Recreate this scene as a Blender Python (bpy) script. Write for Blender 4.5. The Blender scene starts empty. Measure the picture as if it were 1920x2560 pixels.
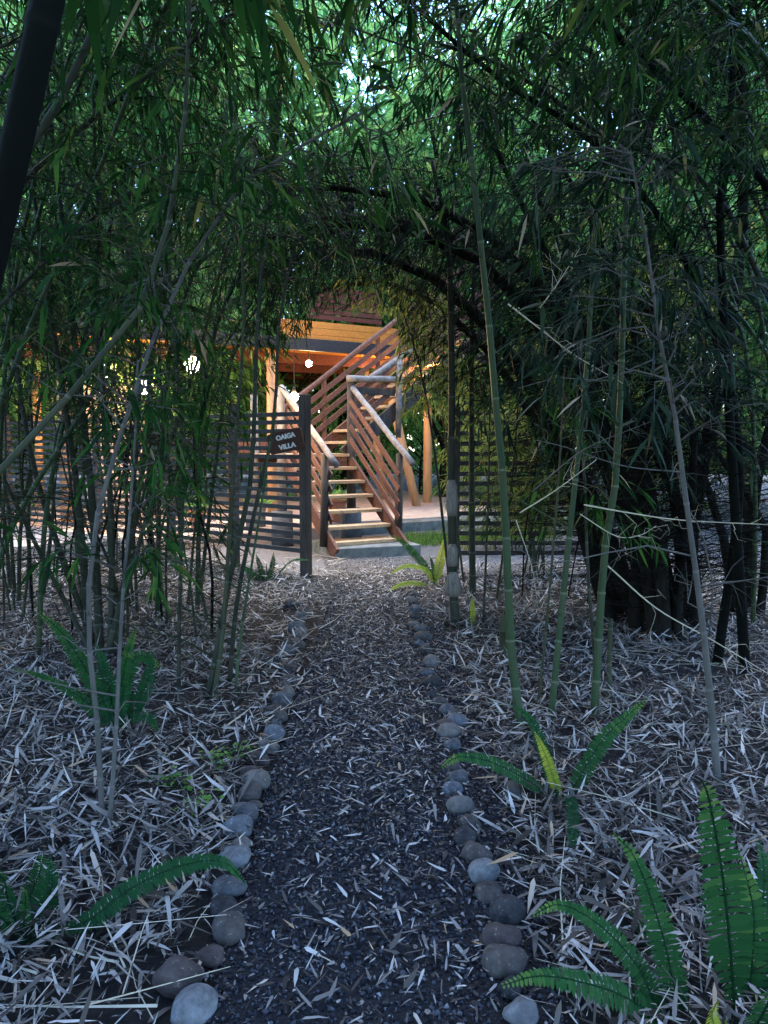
import bpy, bmesh, math, random
import numpy as np
from mathutils import Vector

LAMP = 105.0
rng = np.random.default_rng(11)
random.seed(11)
sc = bpy.context.scene
COL = sc.collection

# ------------------------------------------------------------------ camera frame helpers
CAMZ, F, PITCH = 1.5, 1923.0, math.radians(-4.963)
def ray(px, py):
    cx, cy = (px - 960) / F, (1280 - py) / F
    return np.array([cx, math.cos(PITCH) - cy * math.sin(PITCH), math.sin(PITCH) + cy * math.cos(PITCH)])
def at(px, py, Y):
    r = ray(px, py); return np.array([0, 0, CAMZ]) + r * (Y / r[1])
def gnd(px, py, z=0.0):
    r = ray(px, py); return np.array([0, 0, CAMZ]) + r * ((z - CAMZ) / r[2])

# ------------------------------------------------------------------ object helpers
WL = {}
def tag(o, label=None, cat=None, group=None, kind=None):
    if label: o['label'] = label
    if cat: o['category'] = cat
    if group: o['group'] = group
    if kind: o['kind'] = kind
    return o
def thing(name, label, cat, loc, group=None):
    o = bpy.data.objects.new(name, None); COL.objects.link(o)
    o.location = [float(v) for v in loc]; o.empty_display_size = 0.1
    WL[o.name] = np.array(loc, float)
    return tag(o, label, cat, group)
def build(name, V, faces, mat, parent=None, smooth=False, face_attr=None, vert_attr=None, origin=None):
    """V (n,3) world coords; faces: list of int arrays (m,k)."""
    V = np.asarray(V, float)
    if parent is not None: org = WL[parent.name]
    elif origin is not None: org = np.asarray(origin, float)
    else: org = np.zeros(3)
    me = bpy.data.meshes.new(name)
    faces = [np.asarray(f, np.int32) for f in faces if len(f)]
    nl = sum(f.size for f in faces); nf = sum(len(f) for f in faces)
    me.vertices.add(len(V)); me.vertices.foreach_set('co', (V - org).astype(np.float32).ravel())
    me.loops.add(nl); me.loops.foreach_set('vertex_index', np.concatenate([f.ravel() for f in faces]))
    tot = np.concatenate([np.full(len(f), f.shape[1], np.int32) for f in faces])
    st = np.concatenate([[0], np.cumsum(tot)[:-1]]).astype(np.int32)
    me.polygons.add(nf); me.polygons.foreach_set('loop_start', st); me.polygons.foreach_set('loop_total', tot)
    me.update(calc_edges=True)
    me.polygons.foreach_set('use_smooth', np.full(nf, bool(smooth)))
    for k, a in (face_attr or {}).items():
        at_ = me.attributes.new(k, 'FLOAT', 'FACE'); at_.data.foreach_set('value', np.asarray(a, np.float32))
    for k, a in (vert_attr or {}).items():
        at_ = me.attributes.new(k, 'FLOAT', 'POINT'); at_.data.foreach_set('value', np.asarray(a, np.float32))
    for m in (mat if isinstance(mat, list) else [mat]): me.materials.append(m)
    o = bpy.data.objects.new(name, me); COL.objects.link(o)
    if parent is not None: o.parent = parent
    else: o.location = org
    WL[o.name] = org
    return o

class Acc:
    def __init__(s): s.V = []; s.F = {}; s.n = 0
    def add(s, V, faces):
        V = np.asarray(V, float)
        for f in faces:
            f = np.asarray(f, np.int64)
            if f.size: s.F.setdefault(f.shape[1], []).append(f + s.n)
        s.V.append(V); s.n += len(V); return s
    def beam(s, p0, p1, w, h, up=(0, 0, 1)):
        p0, p1 = np.asarray(p0, float), np.asarray(p1, float)
        d = (p1 - p0) / np.linalg.norm(p1 - p0)
        sd = np.cross(d, up); sd = sd / np.linalg.norm(sd) if np.linalg.norm(sd) > 1e-4 else np.array([1., 0, 0])
        u = np.cross(sd, d)
        q = [p + sd * a * w / 2 + u * b * h / 2 for p in (p0, p1) for a, b in ((-1, -1), (1, -1), (1, 1), (-1, 1))]
        return s.add(q, [[[3, 2, 1, 0], [4, 5, 6, 7], [0, 1, 5, 4], [1, 2, 6, 5], [2, 3, 7, 6], [3, 0, 4, 7]]])
    def prism(s, poly, z0, z1):
        n = len(poly); V = [(x, y, z0) for x, y in poly] + [(x, y, z1) for x, y in poly]
        s.add(V, [[[i, (i + 1) % n, n + (i + 1) % n, n + i] for i in range(n)]])
        s.F.setdefault(n, []).append(np.array([list(range(n))[::-1], list(range(n, 2 * n))]) + s.n - 2 * n)
        return s
    def tube(s, pts, r, n=10, wob=0.0):
        pts = np.asarray(pts, float); K = len(pts); r = np.broadcast_to(np.asarray(r, float), (K,))
        T = np.gradient(pts, axis=0); T /= np.linalg.norm(T, axis=1)[:, None]
        ref = np.array([1., 0, 0]) if abs(T[0][0]) < .8 else np.array([0, 1., 0])
        A = np.cross(T, ref); A /= np.linalg.norm(A, axis=1)[:, None]; B = np.cross(T, A)
        th = np.linspace(0, 2 * np.pi, n, endpoint=False)
        rr = r[:, None] * (1 + wob * rng.normal(size=(K, n)))
        V = pts[:, None] + rr[..., None] * (np.cos(th)[None, :, None] * A[:, None] + np.sin(th)[None, :, None] * B[:, None])
        i = np.arange(K - 1)[:, None]; j = np.arange(n)[None]; j2 = (j + 1) % n
        f = np.stack([i * n + j, (i + 1) * n + j, (i + 1) * n + j2, i * n + j2], -1).reshape(-1, 4)
        base = s.n
        s.add(V.reshape(-1, 3), [f[:, ::-1]])
        s.F.setdefault(n, []).append(np.array([np.arange(n)[::-1] + base, np.arange(n) + base + (K - 1) * n]))
        return s
    def obj(s, name, mat, parent=None, smooth=False, bevel=0, **k):
        o = build(name, np.concatenate(s.V), [np.concatenate(v) for v in s.F.values()], mat, parent, smooth, **k)
        if bevel:
            b = o.modifiers.new('bevel', 'BEVEL'); b.width = bevel; b.segments = 2; b.limit_method = 'ANGLE'
        return o

def spline(P, m=6):
    P = np.asarray(P, float)
    Q = np.vstack([2 * P[0] - P[1], P, 2 * P[-1] - P[-2]]); out = []
    for i in range(1, len(Q) - 2):
        t = np.linspace(0, 1, m, endpoint=False)[:, None]
        a, b, c, d = Q[i - 1], Q[i], Q[i + 1], Q[i + 2]
        out.append(.5 * (2 * b + (c - a) * t + (2 * a - 5 * b + 4 * c - d) * t ** 2 + (3 * b - a - 3 * c + d) * t ** 3))
    out.append(P[-1:]); return np.vstack(out)
def norm(v): return v / np.maximum(np.linalg.norm(v, axis=-1, keepdims=True), 1e-9)

# ------------------------------------------------------------------ materials
def nt(name):
    m = bpy.data.materials.new(name); m.use_nodes = True
    t = m.node_tree; t.nodes.clear()
    return m, t, lambda ty, **k: mk(t, ty, **k)
def mk(t, ty, **k):
    n = t.nodes.new(ty)
    for a, v in k.items():
        if a in n.inputs: n.inputs[a].default_value = v
        else: setattr(n, a, v)
    return n
def ramp(n, stops):
    e = n.color_ramp.elements
    while len(e) < len(stops): e.new(0.5)
    for x, (p, c) in zip(e, stops): x.position = p; x.color = (*c, 1)
def mat_noise(name, stops, scale=8.0, rough=.8, bump=.3, stretch=(1, 1, 1), detail=6, spec=.12, dist=.01, second=None):
    m, t, N = nt(name)
    tc = N('ShaderNodeTexCoord'); mp = N('ShaderNodeMapping'); mp.inputs['Scale'].default_value = stretch
    no = N('ShaderNodeTexNoise', Scale=scale, Detail=detail, Roughness=.65); cr = N('ShaderNodeValToRGB'); ramp(cr, stops)
    bs = N('ShaderNodeBsdfPrincipled', Roughness=rough); bs.inputs['Specular IOR Level'].default_value = spec
    out = N('ShaderNodeOutputMaterial'); L = t.links.new
    L(tc.outputs['Object'], mp.inputs['Vector']); L(mp.outputs[0], no.inputs['Vector']); L(no.outputs['Fac'], cr.inputs['Fac'])
    col = cr.outputs[0]
    if second:
        sc2, thr, c2, amt = second
        n2 = N('ShaderNodeTexNoise', Scale=sc2, Detail=4.0, Roughness=.7); L(tc.outputs['Object'], n2.inputs['Vector'])
        r2 = N('ShaderNodeValToRGB'); ramp(r2, [(thr, (0, 0, 0)), (min(thr + .06, 1), (amt, amt, amt))]); L(n2.outputs['Fac'], r2.inputs['Fac'])
        mx = N('ShaderNodeMixRGB'); mx.inputs['Color2'].default_value = (*c2, 1); L(col, mx.inputs['Color1']); L(r2.outputs[0], mx.inputs['Fac']); col = mx.outputs[0]
    L(col, bs.inputs['Base Color'])
    if bump:
        b = N('ShaderNodeBump', Strength=bump, Distance=dist); L(no.outputs['Fac'], b.inputs['Height']); L(b.outputs[0], bs.inputs['Normal'])
    L(bs.outputs[0], out.inputs[0]); return m
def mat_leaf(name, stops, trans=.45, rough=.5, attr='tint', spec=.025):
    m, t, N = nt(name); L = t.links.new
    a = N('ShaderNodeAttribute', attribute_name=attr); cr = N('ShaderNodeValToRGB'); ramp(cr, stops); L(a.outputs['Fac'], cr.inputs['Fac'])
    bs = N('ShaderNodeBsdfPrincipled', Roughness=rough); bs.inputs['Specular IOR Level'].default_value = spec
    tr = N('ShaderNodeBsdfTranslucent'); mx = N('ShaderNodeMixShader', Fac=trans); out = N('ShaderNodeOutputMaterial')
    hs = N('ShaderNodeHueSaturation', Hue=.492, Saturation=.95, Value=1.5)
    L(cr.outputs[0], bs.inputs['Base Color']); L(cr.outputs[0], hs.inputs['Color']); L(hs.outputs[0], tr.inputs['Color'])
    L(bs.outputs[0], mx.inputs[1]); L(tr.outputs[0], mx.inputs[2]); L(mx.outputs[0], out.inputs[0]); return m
def mat_culm(name, c0, c1, ringc, rough=.45):
    m, t, N = nt(name); L = t.links.new
    tc = N('ShaderNodeTexCoord'); mp = N('ShaderNodeMapping'); mp.inputs['Scale'].default_value = (1, 1, .25)
    no = N('ShaderNodeTexNoise', Scale=14.0, Detail=5.0); cr = N('ShaderNodeValToRGB'); ramp(cr, [(.3, c0), (.7, c1)])
    a = N('ShaderNodeAttribute', attribute_name='ring'); mx = N('ShaderNodeMixRGB'); mx.inputs['Color2'].default_value = (*ringc, 1)
    bs = N('ShaderNodeBsdfPrincipled', Roughness=rough); bs.inputs['Specular IOR Level'].default_value = .05; out = N('ShaderNodeOutputMaterial')
    L(tc.outputs['Object'], mp.inputs[0]); L(mp.outputs[0], no.inputs['Vector']); L(no.outputs['Fac'], cr.inputs['Fac'])
    L(cr.outputs[0], mx.inputs['Color1']); L(a.outputs['Fac'], mx.inputs['Fac']); L(mx.outputs[0], bs.inputs['Base Color']); L(bs.outputs[0], out.inputs[0]); return m
def mat_emit(name, col, st):
    m, t, N = nt(name); e = N('ShaderNodeEmission', Strength=st); e.inputs['Color'].default_value = (*col, 1)
    out = N('ShaderNodeOutputMaterial'); t.links.new(e.outputs[0], out.inputs[0]); return m

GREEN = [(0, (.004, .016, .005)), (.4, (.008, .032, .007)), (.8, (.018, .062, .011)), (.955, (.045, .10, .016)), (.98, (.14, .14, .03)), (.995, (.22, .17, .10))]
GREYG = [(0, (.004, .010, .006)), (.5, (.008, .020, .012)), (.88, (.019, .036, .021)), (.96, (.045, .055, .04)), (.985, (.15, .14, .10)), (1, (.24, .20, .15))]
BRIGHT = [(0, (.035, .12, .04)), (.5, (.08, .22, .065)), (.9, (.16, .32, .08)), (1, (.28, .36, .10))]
YELG = [(0, (.05, .08, .015)), (.5, (.09, .13, .025)), (.9, (.16, .17, .03)), (1, (.30, .24, .06))]  # green leaves with the lamps' yellow light put into their colour
M = dict(
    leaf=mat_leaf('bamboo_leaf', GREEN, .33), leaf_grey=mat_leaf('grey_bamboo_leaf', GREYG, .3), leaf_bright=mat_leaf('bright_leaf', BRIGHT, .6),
    leaf_lamplit=mat_leaf('lamplit_leaf', YELG, .5),
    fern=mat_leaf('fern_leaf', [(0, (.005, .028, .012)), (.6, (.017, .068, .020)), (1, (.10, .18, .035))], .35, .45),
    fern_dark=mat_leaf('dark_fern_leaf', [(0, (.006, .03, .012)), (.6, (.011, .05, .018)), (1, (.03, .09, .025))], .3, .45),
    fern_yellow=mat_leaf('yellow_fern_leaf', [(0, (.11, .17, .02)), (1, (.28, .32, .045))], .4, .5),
    litter=mat_leaf('dry_leaf', [(0, (.022, .019, .017)), (.35, (.07, .062, .056)), (.7, (.20, .187, .176)), (.92, (.40, .385, .37)), (.975, (.27, .18, .10)), (1, (.52, .50, .47))], .15, .7),
    gravel=mat_leaf('gravel_chip', [(0, (.008, .008, .009)), (.6, (.030, .032, .040)), (.96, (.065, .07, .085)), (1, (.18, .18, .2))], 0.0, .75),
    grass=mat_leaf('grass_blade', [(0, (.03, .09, .02)), (1, (.12, .22, .05))], .4, .5),
    culm=mat_culm('green_culm', (.005, .019, .005), (.011, .034, .009), (.095, .11, .07)),
    culm_dark=mat_culm('dark_culm', (.006, .008, .005), (.016, .019, .012), (.07, .075, .055), .6),
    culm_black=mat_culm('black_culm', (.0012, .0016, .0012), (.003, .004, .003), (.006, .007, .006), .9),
    culm_olive=mat_culm('olive_culm', (.010, .015, .007), (.026, .032, .014), (.08, .08, .055), .5),
    culm_grey=mat_culm('grey_culm', (.030, .029, .027), (.085, .08, .072), (.10, .098, .09), .75),
    culm_dry=mat_culm('dry_culm', (.22, .19, .12), (.38, .34, .24), (.4, .36, .3), .7),
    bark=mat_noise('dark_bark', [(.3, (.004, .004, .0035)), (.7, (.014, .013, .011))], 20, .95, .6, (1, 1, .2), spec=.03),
    sheath=mat_noise('dry_sheath', [(.3, (.06, .053, .045)), (.7, (.19, .17, .145))], 30, .8, .2, (1, 1, .1)),
    soil=mat_noise('soil', [(.3, (.005, .005, .005)), (.7, (.018, .017, .017))], 14, .95, .8, detail=10, dist=.03),
    path=mat_noise('charcoal_path', [(.3, (.008, .008, .009)), (.7, (.026, .026, .03))], 90, .9, .8, detail=8, dist=.01),
    yard=mat_noise('yard_dirt', [(.3, (.055, .054, .056)), (.7, (.115, .114, .118))], 16, .95, .5, detail=10, dist=.02),
    concrete=mat_noise('concrete', [(.3, (.17, .17, .165)), (.7, (.33, .32, .31))], 9, .9, .25, detail=9, second=(3.0, .55, (.10, .11, .09), .6)),
    concrete_dark=mat_noise('mossy_concrete', [(.3, (.07, .075, .07)), (.7, (.17, .175, .165))], 9, .9, .3, detail=9, second=(4.0, .55, (.05, .07, .04), .7)),
    pier=mat_noise('blue_grey_pier', [(.3, (.05, .055, .06)), (.7, (.10, .11, .12))], 9, .85, .2),
    tile=mat_noise('terrace_floor', [(.3, (.26, .21, .175)), (.7, (.42, .34, .28))], 5, .7, .1, detail=8),
    wood_tread=mat_noise('tread_wood', [(.3, (.24, .15, .08)), (.7, (.48, .33, .19))], 9, .7, .35, (3, 6, 6), dist=.004, second=(6, .58, (.14, .10, .07), .7)),
    wood_red=mat_noise('red_brown_wood', [(.32, (.035, .017, .012)), (.66, (.15, .072, .050))], 9, .7, .4, (5, 5, 5), dist=.005, second=(5, .58, (.05, .03, .025), .6)),
    wood_dark=mat_noise('dark_wood', [(.3, (.022, .018, .015)), (.7, (.07, .055, .045))], 12, .75, .4, (1, 1, .2), dist=.006),
    wood_grey=mat_noise('weathered_log', [(.3, (.075, .068, .062)), (.7, (.20, .185, .172))], 12, .7, .4, (1, 1, 1), dist=.006, second=(7, .6, (.08, .06, .05), .7)),
    wood_slat=mat_noise('stained_slat', [(.3, (.020, .018, .018)), (.7, (.052, .048, .046))], 12, .75, .3, (1, 1, 8), dist=.004),
    wood_orange_lit=mat_noise('lamplit_orange_boards', [(.3, (.38, .12, .018)), (.7, (.56, .22, .04))], 5, .5, .15, (6, 1, 6), dist=.003),  # orange wood, saturated so the lamps' warm glow sits in the colour
    wood_roof=mat_noise('roof_slat', [(.3, (.055, .016, .011)), (.7, (.13, .042, .028))], 6, .7, .2, (4, 4, 4), dist=.003),
    wood_stilt=mat_noise('stilt_log', [(.3, (.28, .15, .07)), (.7, (.46, .27, .14))], 8, .7, .3, (1, 1, .2), dist=.004),
    clay=mat_noise('clay', [(.3, (.30, .11, .06)), (.7, (.42, .17, .09))], 9, .8, .15),
    plaster=mat_noise('pale_plaster', [(.3, (.45, .36, .33)), (.7, (.58, .48, .45))], 3, .85, .1),
    sign=mat_noise('sign_wood', [(.3, (.028, .013, .009)), (.7, (.065, .030, .020))], 10, .6, .3, (3, 1, 12), dist=.004),
    letter=mat_noise('white_paint', [(.3, (.42, .42, .40)), (.7, (.62, .62, .60))], 40, .6, .1),
    black=mat_noise('black_cord', [(.3, (.01, .01, .01)), (.7, (.02, .02, .02))], 10, .6, 0),
    bulb=mat_emit('lamp_glow', (1.0, .66, .34), LAMP),
)
STONE = {}
for nm, a, b, s2 in (('grey', (.06, .063, .068), (.13, .135, .145), (.34, .34, .34)), ('speckled pale grey', (.10, .105, .11), (.24, .25, .265), (.06, .06, .065)),
                     ('reddish brown', (.05, .034, .03), (.11, .075, .065), (.28, .24, .2)), ('dark charcoal', (.022, .022, .024), (.06, .06, .064), (.22, .22, .22)),
                     ('brown', (.06, .048, .04), (.125, .10, .085), (.30, .27, .22)), ('tan', (.11, .093, .075), (.21, .18, .15), (.08, .07, .06)),
                     ('bluish grey', (.075, .088, .105), (.15, .17, .205), (.35, .36, .38))):
    a, b = [tuple(q * .6 for q in c) for c in (a, b)]; a, b = [tuple(.55 * q + .45 * (sum(c) / 3) * w_ for q, w_ in zip(c, (.95, 1.0, 1.08))) for c in (a, b)]
    STONE[nm] = mat_noise(nm.replace(' ', '_') + '_stone', [(.35, a), (.65, b)], 26, .85, .7, detail=12, dist=.008, second=(60, .60, s2, .35))

# ------------------------------------------------------------------ foliage machinery
def tubes3(P, r0, r1):
    """many thin 3-sided tapering tubes, P (N,K,3)"""
    N, K, _ = P.shape
    T = norm(np.gradient(P, axis=1)); A = norm(np.cross(T, np.array([.31, .22, .92]))); B = np.cross(T, A)
    r = r0[:, None] * (1 - np.linspace(0, 1, K)[None]) + r1[:, None] * np.linspace(0, 1, K)[None]
    V = np.stack([P + r[..., None] * (math.cos(a) * A + math.sin(a) * B) for a in (0, 2.094, 4.189)], 2)
    n = np.arange(N)[:, None, None] * K * 3; i = np.arange(K - 1)[None, :, None] * 3; j = np.arange(3)[None, None]; j2 = (j + 1) % 3
    f = np.stack(np.broadcast_arrays(n + i + j, n + i + j2, n + i + 3 + j2, n + i + 3 + j), -1).reshape(-1, 4)
    return V.reshape(-1, 3), f
def leaf_mesh(b, d, L, w, droop, side=None, shape=(.3, .68, .5, .36)):
    n = len(b); d = norm(d)
    if side is None: side = norm(np.cross(d, np.array([0, 0, 1.]) + rng.normal(0, .45, (n, 3))))
    up = np.cross(side, d); L = L[:, None]; w = w[:, None]; dr = droop[:, None] * np.array([0, 0, -1.]) * L
    fold = up * w * .18
    fa, fb, wa, wb = shape; p1 = b + d * L * fa + dr * .1; p2 = b + d * L * fb + dr * .45; tip = b + d * L + dr
    V = np.stack([b, p1 - side * w * wa + fold, p1 + side * w * wa + fold, p2 - side * w * wb + fold, p2 + side * w * wb + fold, tip], 1).reshape(-1, 3)
    k = np.arange(n)[:, None] * 6
    return V, np.concatenate([k + [[0, 2, 1]], k + [[3, 4, 5]]]), k + [[1, 2, 4, 3]]
def leaf_obj(name, mat, parent, b, d, L, w, droop, tint=None, side=None, shape=(.3, .68, .5, .36), **k):
    V, tri, quad = leaf_mesh(b, d, L, w, droop, side, shape); n = len(b)
    if tint is None: tint = rng.random(n)
    return build(name, V, [tri, quad], mat, parent, False, {'tint': np.concatenate([tint, tint, tint])}, **k)

def trimmed(p):
    """the walked corridor over the path, kept clear of twigs; it widens and rises towards the clearing"""
    x, y, z = p[..., 0], p[..., 1], p[..., 2]
    far = (y > 6.6) & (z > 1.75)
    return (x > np.where(far, np.where(z > 2.25, -.70, -.92), -.50 - .07 * y)) & (x < np.where(far, .10, .42 + .022 * y)) & (z < 1.95 + .108 * y) & (y < 10.6) & (y > -1)
def sprigs(C, t0, t1, nb, blen, lpb, leafL, droop=.35, upw=.6, away=None):
    """branches, twigs and leaves along polyline C; returns dict of arrays"""
    M_ = len(C); s = t0 + (t1 - t0) * rng.random(nb); x = s * (M_ - 1); i = np.minimum(x.astype(int), M_ - 2); fr = (x - i)[:, None]
    base = C[i] * (1 - fr) + C[i + 1] * fr; T = norm(C[i + 1] - C[i])
    rp = rng.normal(size=(nb, 3)); rp -= (rp * T).sum(1)[:, None] * T; rp = norm(rp)
    if away is not None: rp = norm(rp + np.asarray(away))
    D = norm(T * upw + rp); L = blen * (.45 + .75 * rng.random(nb)) * (1 - .45 * s)
    K = 5; tt = np.linspace(0, 1, K)[None, :, None]
    P = base[:, None] + D[:, None] * L[:, None, None] * tt + np.array([0, 0, -1.]) * (droop * L)[:, None, None] * tt ** 2
    P[:, 1:] += rng.normal(0, .02, P[:, 1:].shape)
    ok = ~trimmed(P).any(1); P, L = P[ok], L[ok]; nb = len(P)
    # twigs
    nt_ = 4; N2 = nb * nt_; bi = np.repeat(np.arange(nb), nt_); u = .25 + .75 * rng.random(N2); u[::nt_] = 1.0
    xi = np.minimum((u * (K - 1)).astype(int), K - 2); fu = (u * (K - 1) - xi)[:, None]
    tb = P[bi, xi] * (1 - fu) + P[bi, xi + 1] * fu; bd = norm(P[bi, xi + 1] - P[bi, xi])
    td = norm(bd + rng.normal(0, .55, (N2, 3))); tl = (.10 + .22 * rng.random(N2)) * min(1.2, blen / .6)
    t3 = np.linspace(0, 1, 3)[None, :, None]
    TP = tb[:, None] + td[:, None] * tl[:, None, None] * t3 + np.array([0, 0, -1.]) * (.3 * tl)[:, None, None] * t3 ** 2
    ok = ~trimmed(TP).any(1); TP, td, tl = TP[ok], td[ok], tl[ok]; N2 = len(TP)
    # leaves in flat fans at twig ends
    nl = max(1, int(lpb / nt_)); li = np.repeat(np.arange(N2), nl); v = .25 + .75 * rng.random(len(li))
    lb = TP[li, 0] * (1 - v)[:, None] + TP[li, 2] * v[:, None]; ld = norm(TP[li, 2] - TP[li, 1])
    sd = norm(np.cross(ld, rng.normal(0, .5, (len(li), 3)) + [0, 0, 1])) * rng.choice([-1, 1], len(li))[:, None]
    ld = norm(ld + sd * (.15 + .9 * rng.random(len(li)))[:, None] + rng.normal(0, .22, (len(li), 3)) + np.array([0, 0, -.25]))
    LL = leafL * (.55 + .7 * rng.random(len(li)))
    ok = ~trimmed(lb + ld * LL[:, None] * .7); lb, ld, LL = lb[ok], ld[ok], LL[ok]
    return dict(P=P, L=L, TP=TP, lb=lb, ld=ld, LL=LL)
def culm_mesh(C, r0, r1, inter=.28, n=9):
    seg = np.concatenate([[0], np.cumsum(np.linalg.norm(np.diff(C, axis=0), axis=1))]); tot = seg[-1]
    ds, rs, ring, s, k = [], [], [], 0.0, 0
    while s < tot:
        ds += [s, s + .006, s + .018]; ring += [.4, 1, .15]; rs += [1.0, 1.13, 1.0]
        s += inter * (.7 + .1 * min(k, 6)) * (.9 + .2 * rng.random()); k += 1
    ds += [tot]; ring += [.2]; rs += [1.0]
    ds = np.minimum(np.array(ds), tot); Q = np.stack([np.interp(ds, seg, C[:, a]) for a in range(3)], 1)
    keep = np.concatenate([[True], np.diff(ds) > 1e-4]); Q, ds, rs, ring = Q[keep], ds[keep], np.array(rs)[keep], np.array(ring)[keep]
    r = (r0 + (r1 - r0) * ds / tot) * rs
    a = Acc().tube(Q, r, n); return a, np.repeat(ring, n)
def culm(parent, C, r0, r1, cm='culm', lm='leaf', nb=30, blen=.7, lpb=22, leafL=.13, t0=.25, t1=1.0, droop=.35, upw=.6, away=None, m=7, bare=0, bring=.35, inter=.28, leafw=.115):
    C = spline(C, m)
    a, ring = culm_mesh(C, r0, r1, inter)
    if nb:
        S = sprigs(C, t0, t1, nb, blen, lpb, leafL, droop, upw, away)
        V, f = tubes3(S['P'], .0032 + .0035 * S['L'], np.full(len(S['P']), .0014)); a.add(V, [f])
        V2, f2 = tubes3(S['TP'], np.full(len(S['TP']), .0016), np.full(len(S['TP']), .0007)); a.add(V2, [f2]); ring = np.concatenate([ring, np.zeros(len(V) + len(V2))])
    if bare:
        S2 = sprigs(C, .05, .95, bare, blen * 1.1, 4, leafL, .1, .3, away)
        V, f = tubes3(S2['P'], .003 + .003 * S2['L'], np.full(len(S2['P']), .0012)); a.add(V, [f]); ring = np.concatenate([ring, np.full(len(V), bring)])
        V, f = tubes3(S2['TP'], np.full(len(S2['TP']), .0016), np.full(len(S2['TP']), .0006)); a.add(V, [f]); ring = np.concatenate([ring, np.full(len(V), bring)])
    o = a.obj('culm', M[cm], parent, True, vert_attr={'ring': ring})
    if nb and len(S['lb']):
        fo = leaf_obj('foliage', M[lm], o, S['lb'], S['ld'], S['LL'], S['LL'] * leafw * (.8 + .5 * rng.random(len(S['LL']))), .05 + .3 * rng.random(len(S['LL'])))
    return o
def arch(base, az, lean, h, bend=2.0, tipdrop=0.0, jit=.15):
    """points of an arching culm: rises to h and leans `lean` metres towards az (deg)"""
    t = np.linspace(0, 1, 7); d = np.array([math.cos(math.radians(az)), math.sin(math.radians(az))])
    x = lean * t ** bend; z = h * (t - tipdrop * t ** 4)
    P = np.stack([base[0] + d[0] * x, base[1] + d[1] * x, z], 1); P[1:, :2] += rng.normal(0, jit * .4, (6, 2)); return P
def clump(label, base, culms, group=None):
    t = thing('bamboo_clump', label, 'bamboo', (base[0], base[1], 0), group)
    for k in culms:
        k = dict(k); C = k.pop('C'); culm(t, C, k.pop('r0', .018), k.pop('r1', .006), **k)
    return t
def ring_of(base, n, spread, h, lean, az0=0, az1=360, **k):
    out = []
    for i in range(n):
        az = az0 + (az1 - az0) * (i + .5 * rng.random()) / n
        b = np.array(base[:2]) + rng.normal(0, spread, 2)
        out.append(dict(C=arch(b, az, lean * (.5 + .8 * rng.random()), h * (.75 + .4 * rng.random()), 1.8, .12), **k))
    return out

# ------------------------------------------------------------------ setting: ground
S_ = 90
def sheet(name, poly, z, mat):
    n = len(poly); o = build(name, [(x, y, z) for x, y in poly], [np.array([list(range(n))])], mat); return tag(o, kind='structure')
ground = sheet('ground', [(-S_, -S_), (S_, -S_), (S_, S_), (-S_, S_)], 0.0, M['soil'])
path = sheet('path', [(-.47, -4), (.47, -4), (.47, 2), (.46, 5), (.44, 8.2), (.75, 9.0), (-.95, 9.0), (-.62, 8.2), (-.52, 5), (-.47, 2)], .004, M['path'])
yard = sheet('yard', [(-14, 13), (-6.6, 12.9), (-.9, 8.75), (.9, 8.75), (3.4, 9.0), (9, 9.5), (16, 14), (30, 40), (-30, 40)], .006, M['yard'])

def litter(name, label, n, xf, yf, Lr, z0=.004, zr=.03, tint=None, wr=.14, tilt=.18, keep=None):
    y = yf(n); x = xf(n, y)
    if keep is not None:
        k = keep(x, y); x, y = x[k], y[k]
        if tint is not None: tint = tint[k]
    n = len(x); az = rng.random(n) * 2 * np.pi
    d = np.stack([np.cos(az), np.sin(az), rng.normal(0, tilt, n)], 1)
    L = Lr[0] + (Lr[1] - Lr[0]) * rng.random(n) ** 1.6
    b = np.stack([x, y, z0 + zr * rng.random(n) + np.maximum(0, -d[:, 2]) * L], 1)
    side = norm(np.cross(d, np.array([0, 0, 1.]) + rng.normal(0, .28, (n, 3))))
    o = leaf_obj(name, M['litter'], None, b, d, L, L * wr * (.5 + 1.0 * rng.random(n)), rng.normal(0, .28, n), tint, side, (.16, .60, .5, .41))
    return tag(o, label, None, None, 'stuff')
def ydist(a, b, p):
    def f(n):
        u = rng.random(n); q = 2 - p
        return (a ** q + u * (b ** q - a ** q)) ** (1 / q) if abs(q) > 1e-3 else a * (b / a) ** u
    return f
clearing = lambda x, y: (y < 8.6 + .5 * np.abs(x) + rng.normal(0, .2, len(x)))
offpath = lambda x, y: ((x < -.585 + rng.normal(0, .045, len(x))) | (x > .475 + rng.normal(0, .04, len(x)))) & clearing(x, y)
patch = lambda x, y: (np.sin(x * 2.3 + 1.7 * np.sin(y * 1.9)) + np.sin(y * 2.9 + x * 1.3) + rng.normal(0, .7, len(x))) > -1.5
litter('leaf_litter', 'pale dry bamboo leaves strewn over the dark soil', 215000, lambda n, y: (rng.random(n) * 2 - 1) * (.75 * y + 1.0), ydist(1.3, 12.5, .75), (.018, .145), zr=.045, wr=.10, tilt=.34, keep=lambda x, y: offpath(x, y) & patch(x, y))
litter('path_litter', 'dry leaf scraps scattered on the charcoal path', 15000, lambda n, y: rng.normal(0, .30, n), ydist(1.5, 9.3, .5), (.012, .085), .012, .012, keep=lambda x, y: (np.abs(x) < .56) & ((y > 3.6) | (rng.random(len(x)) < .55)))
litter('chip_litter', 'small leaf chips trodden into the surface of the path', 60000, lambda n, y: (rng.random(n) * 2 - 1) * (.5 + .12 * np.maximum(0, y - 7.5)), ydist(1.6, 10.2, .5), (.006, .028), .010, .006, tint=rng.random(60000) * .8, keep=lambda x, y: rng.random(len(x)) < np.clip(.34 + (y - 2.6) / 5, 0.22, 1), wr=.42)
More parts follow.
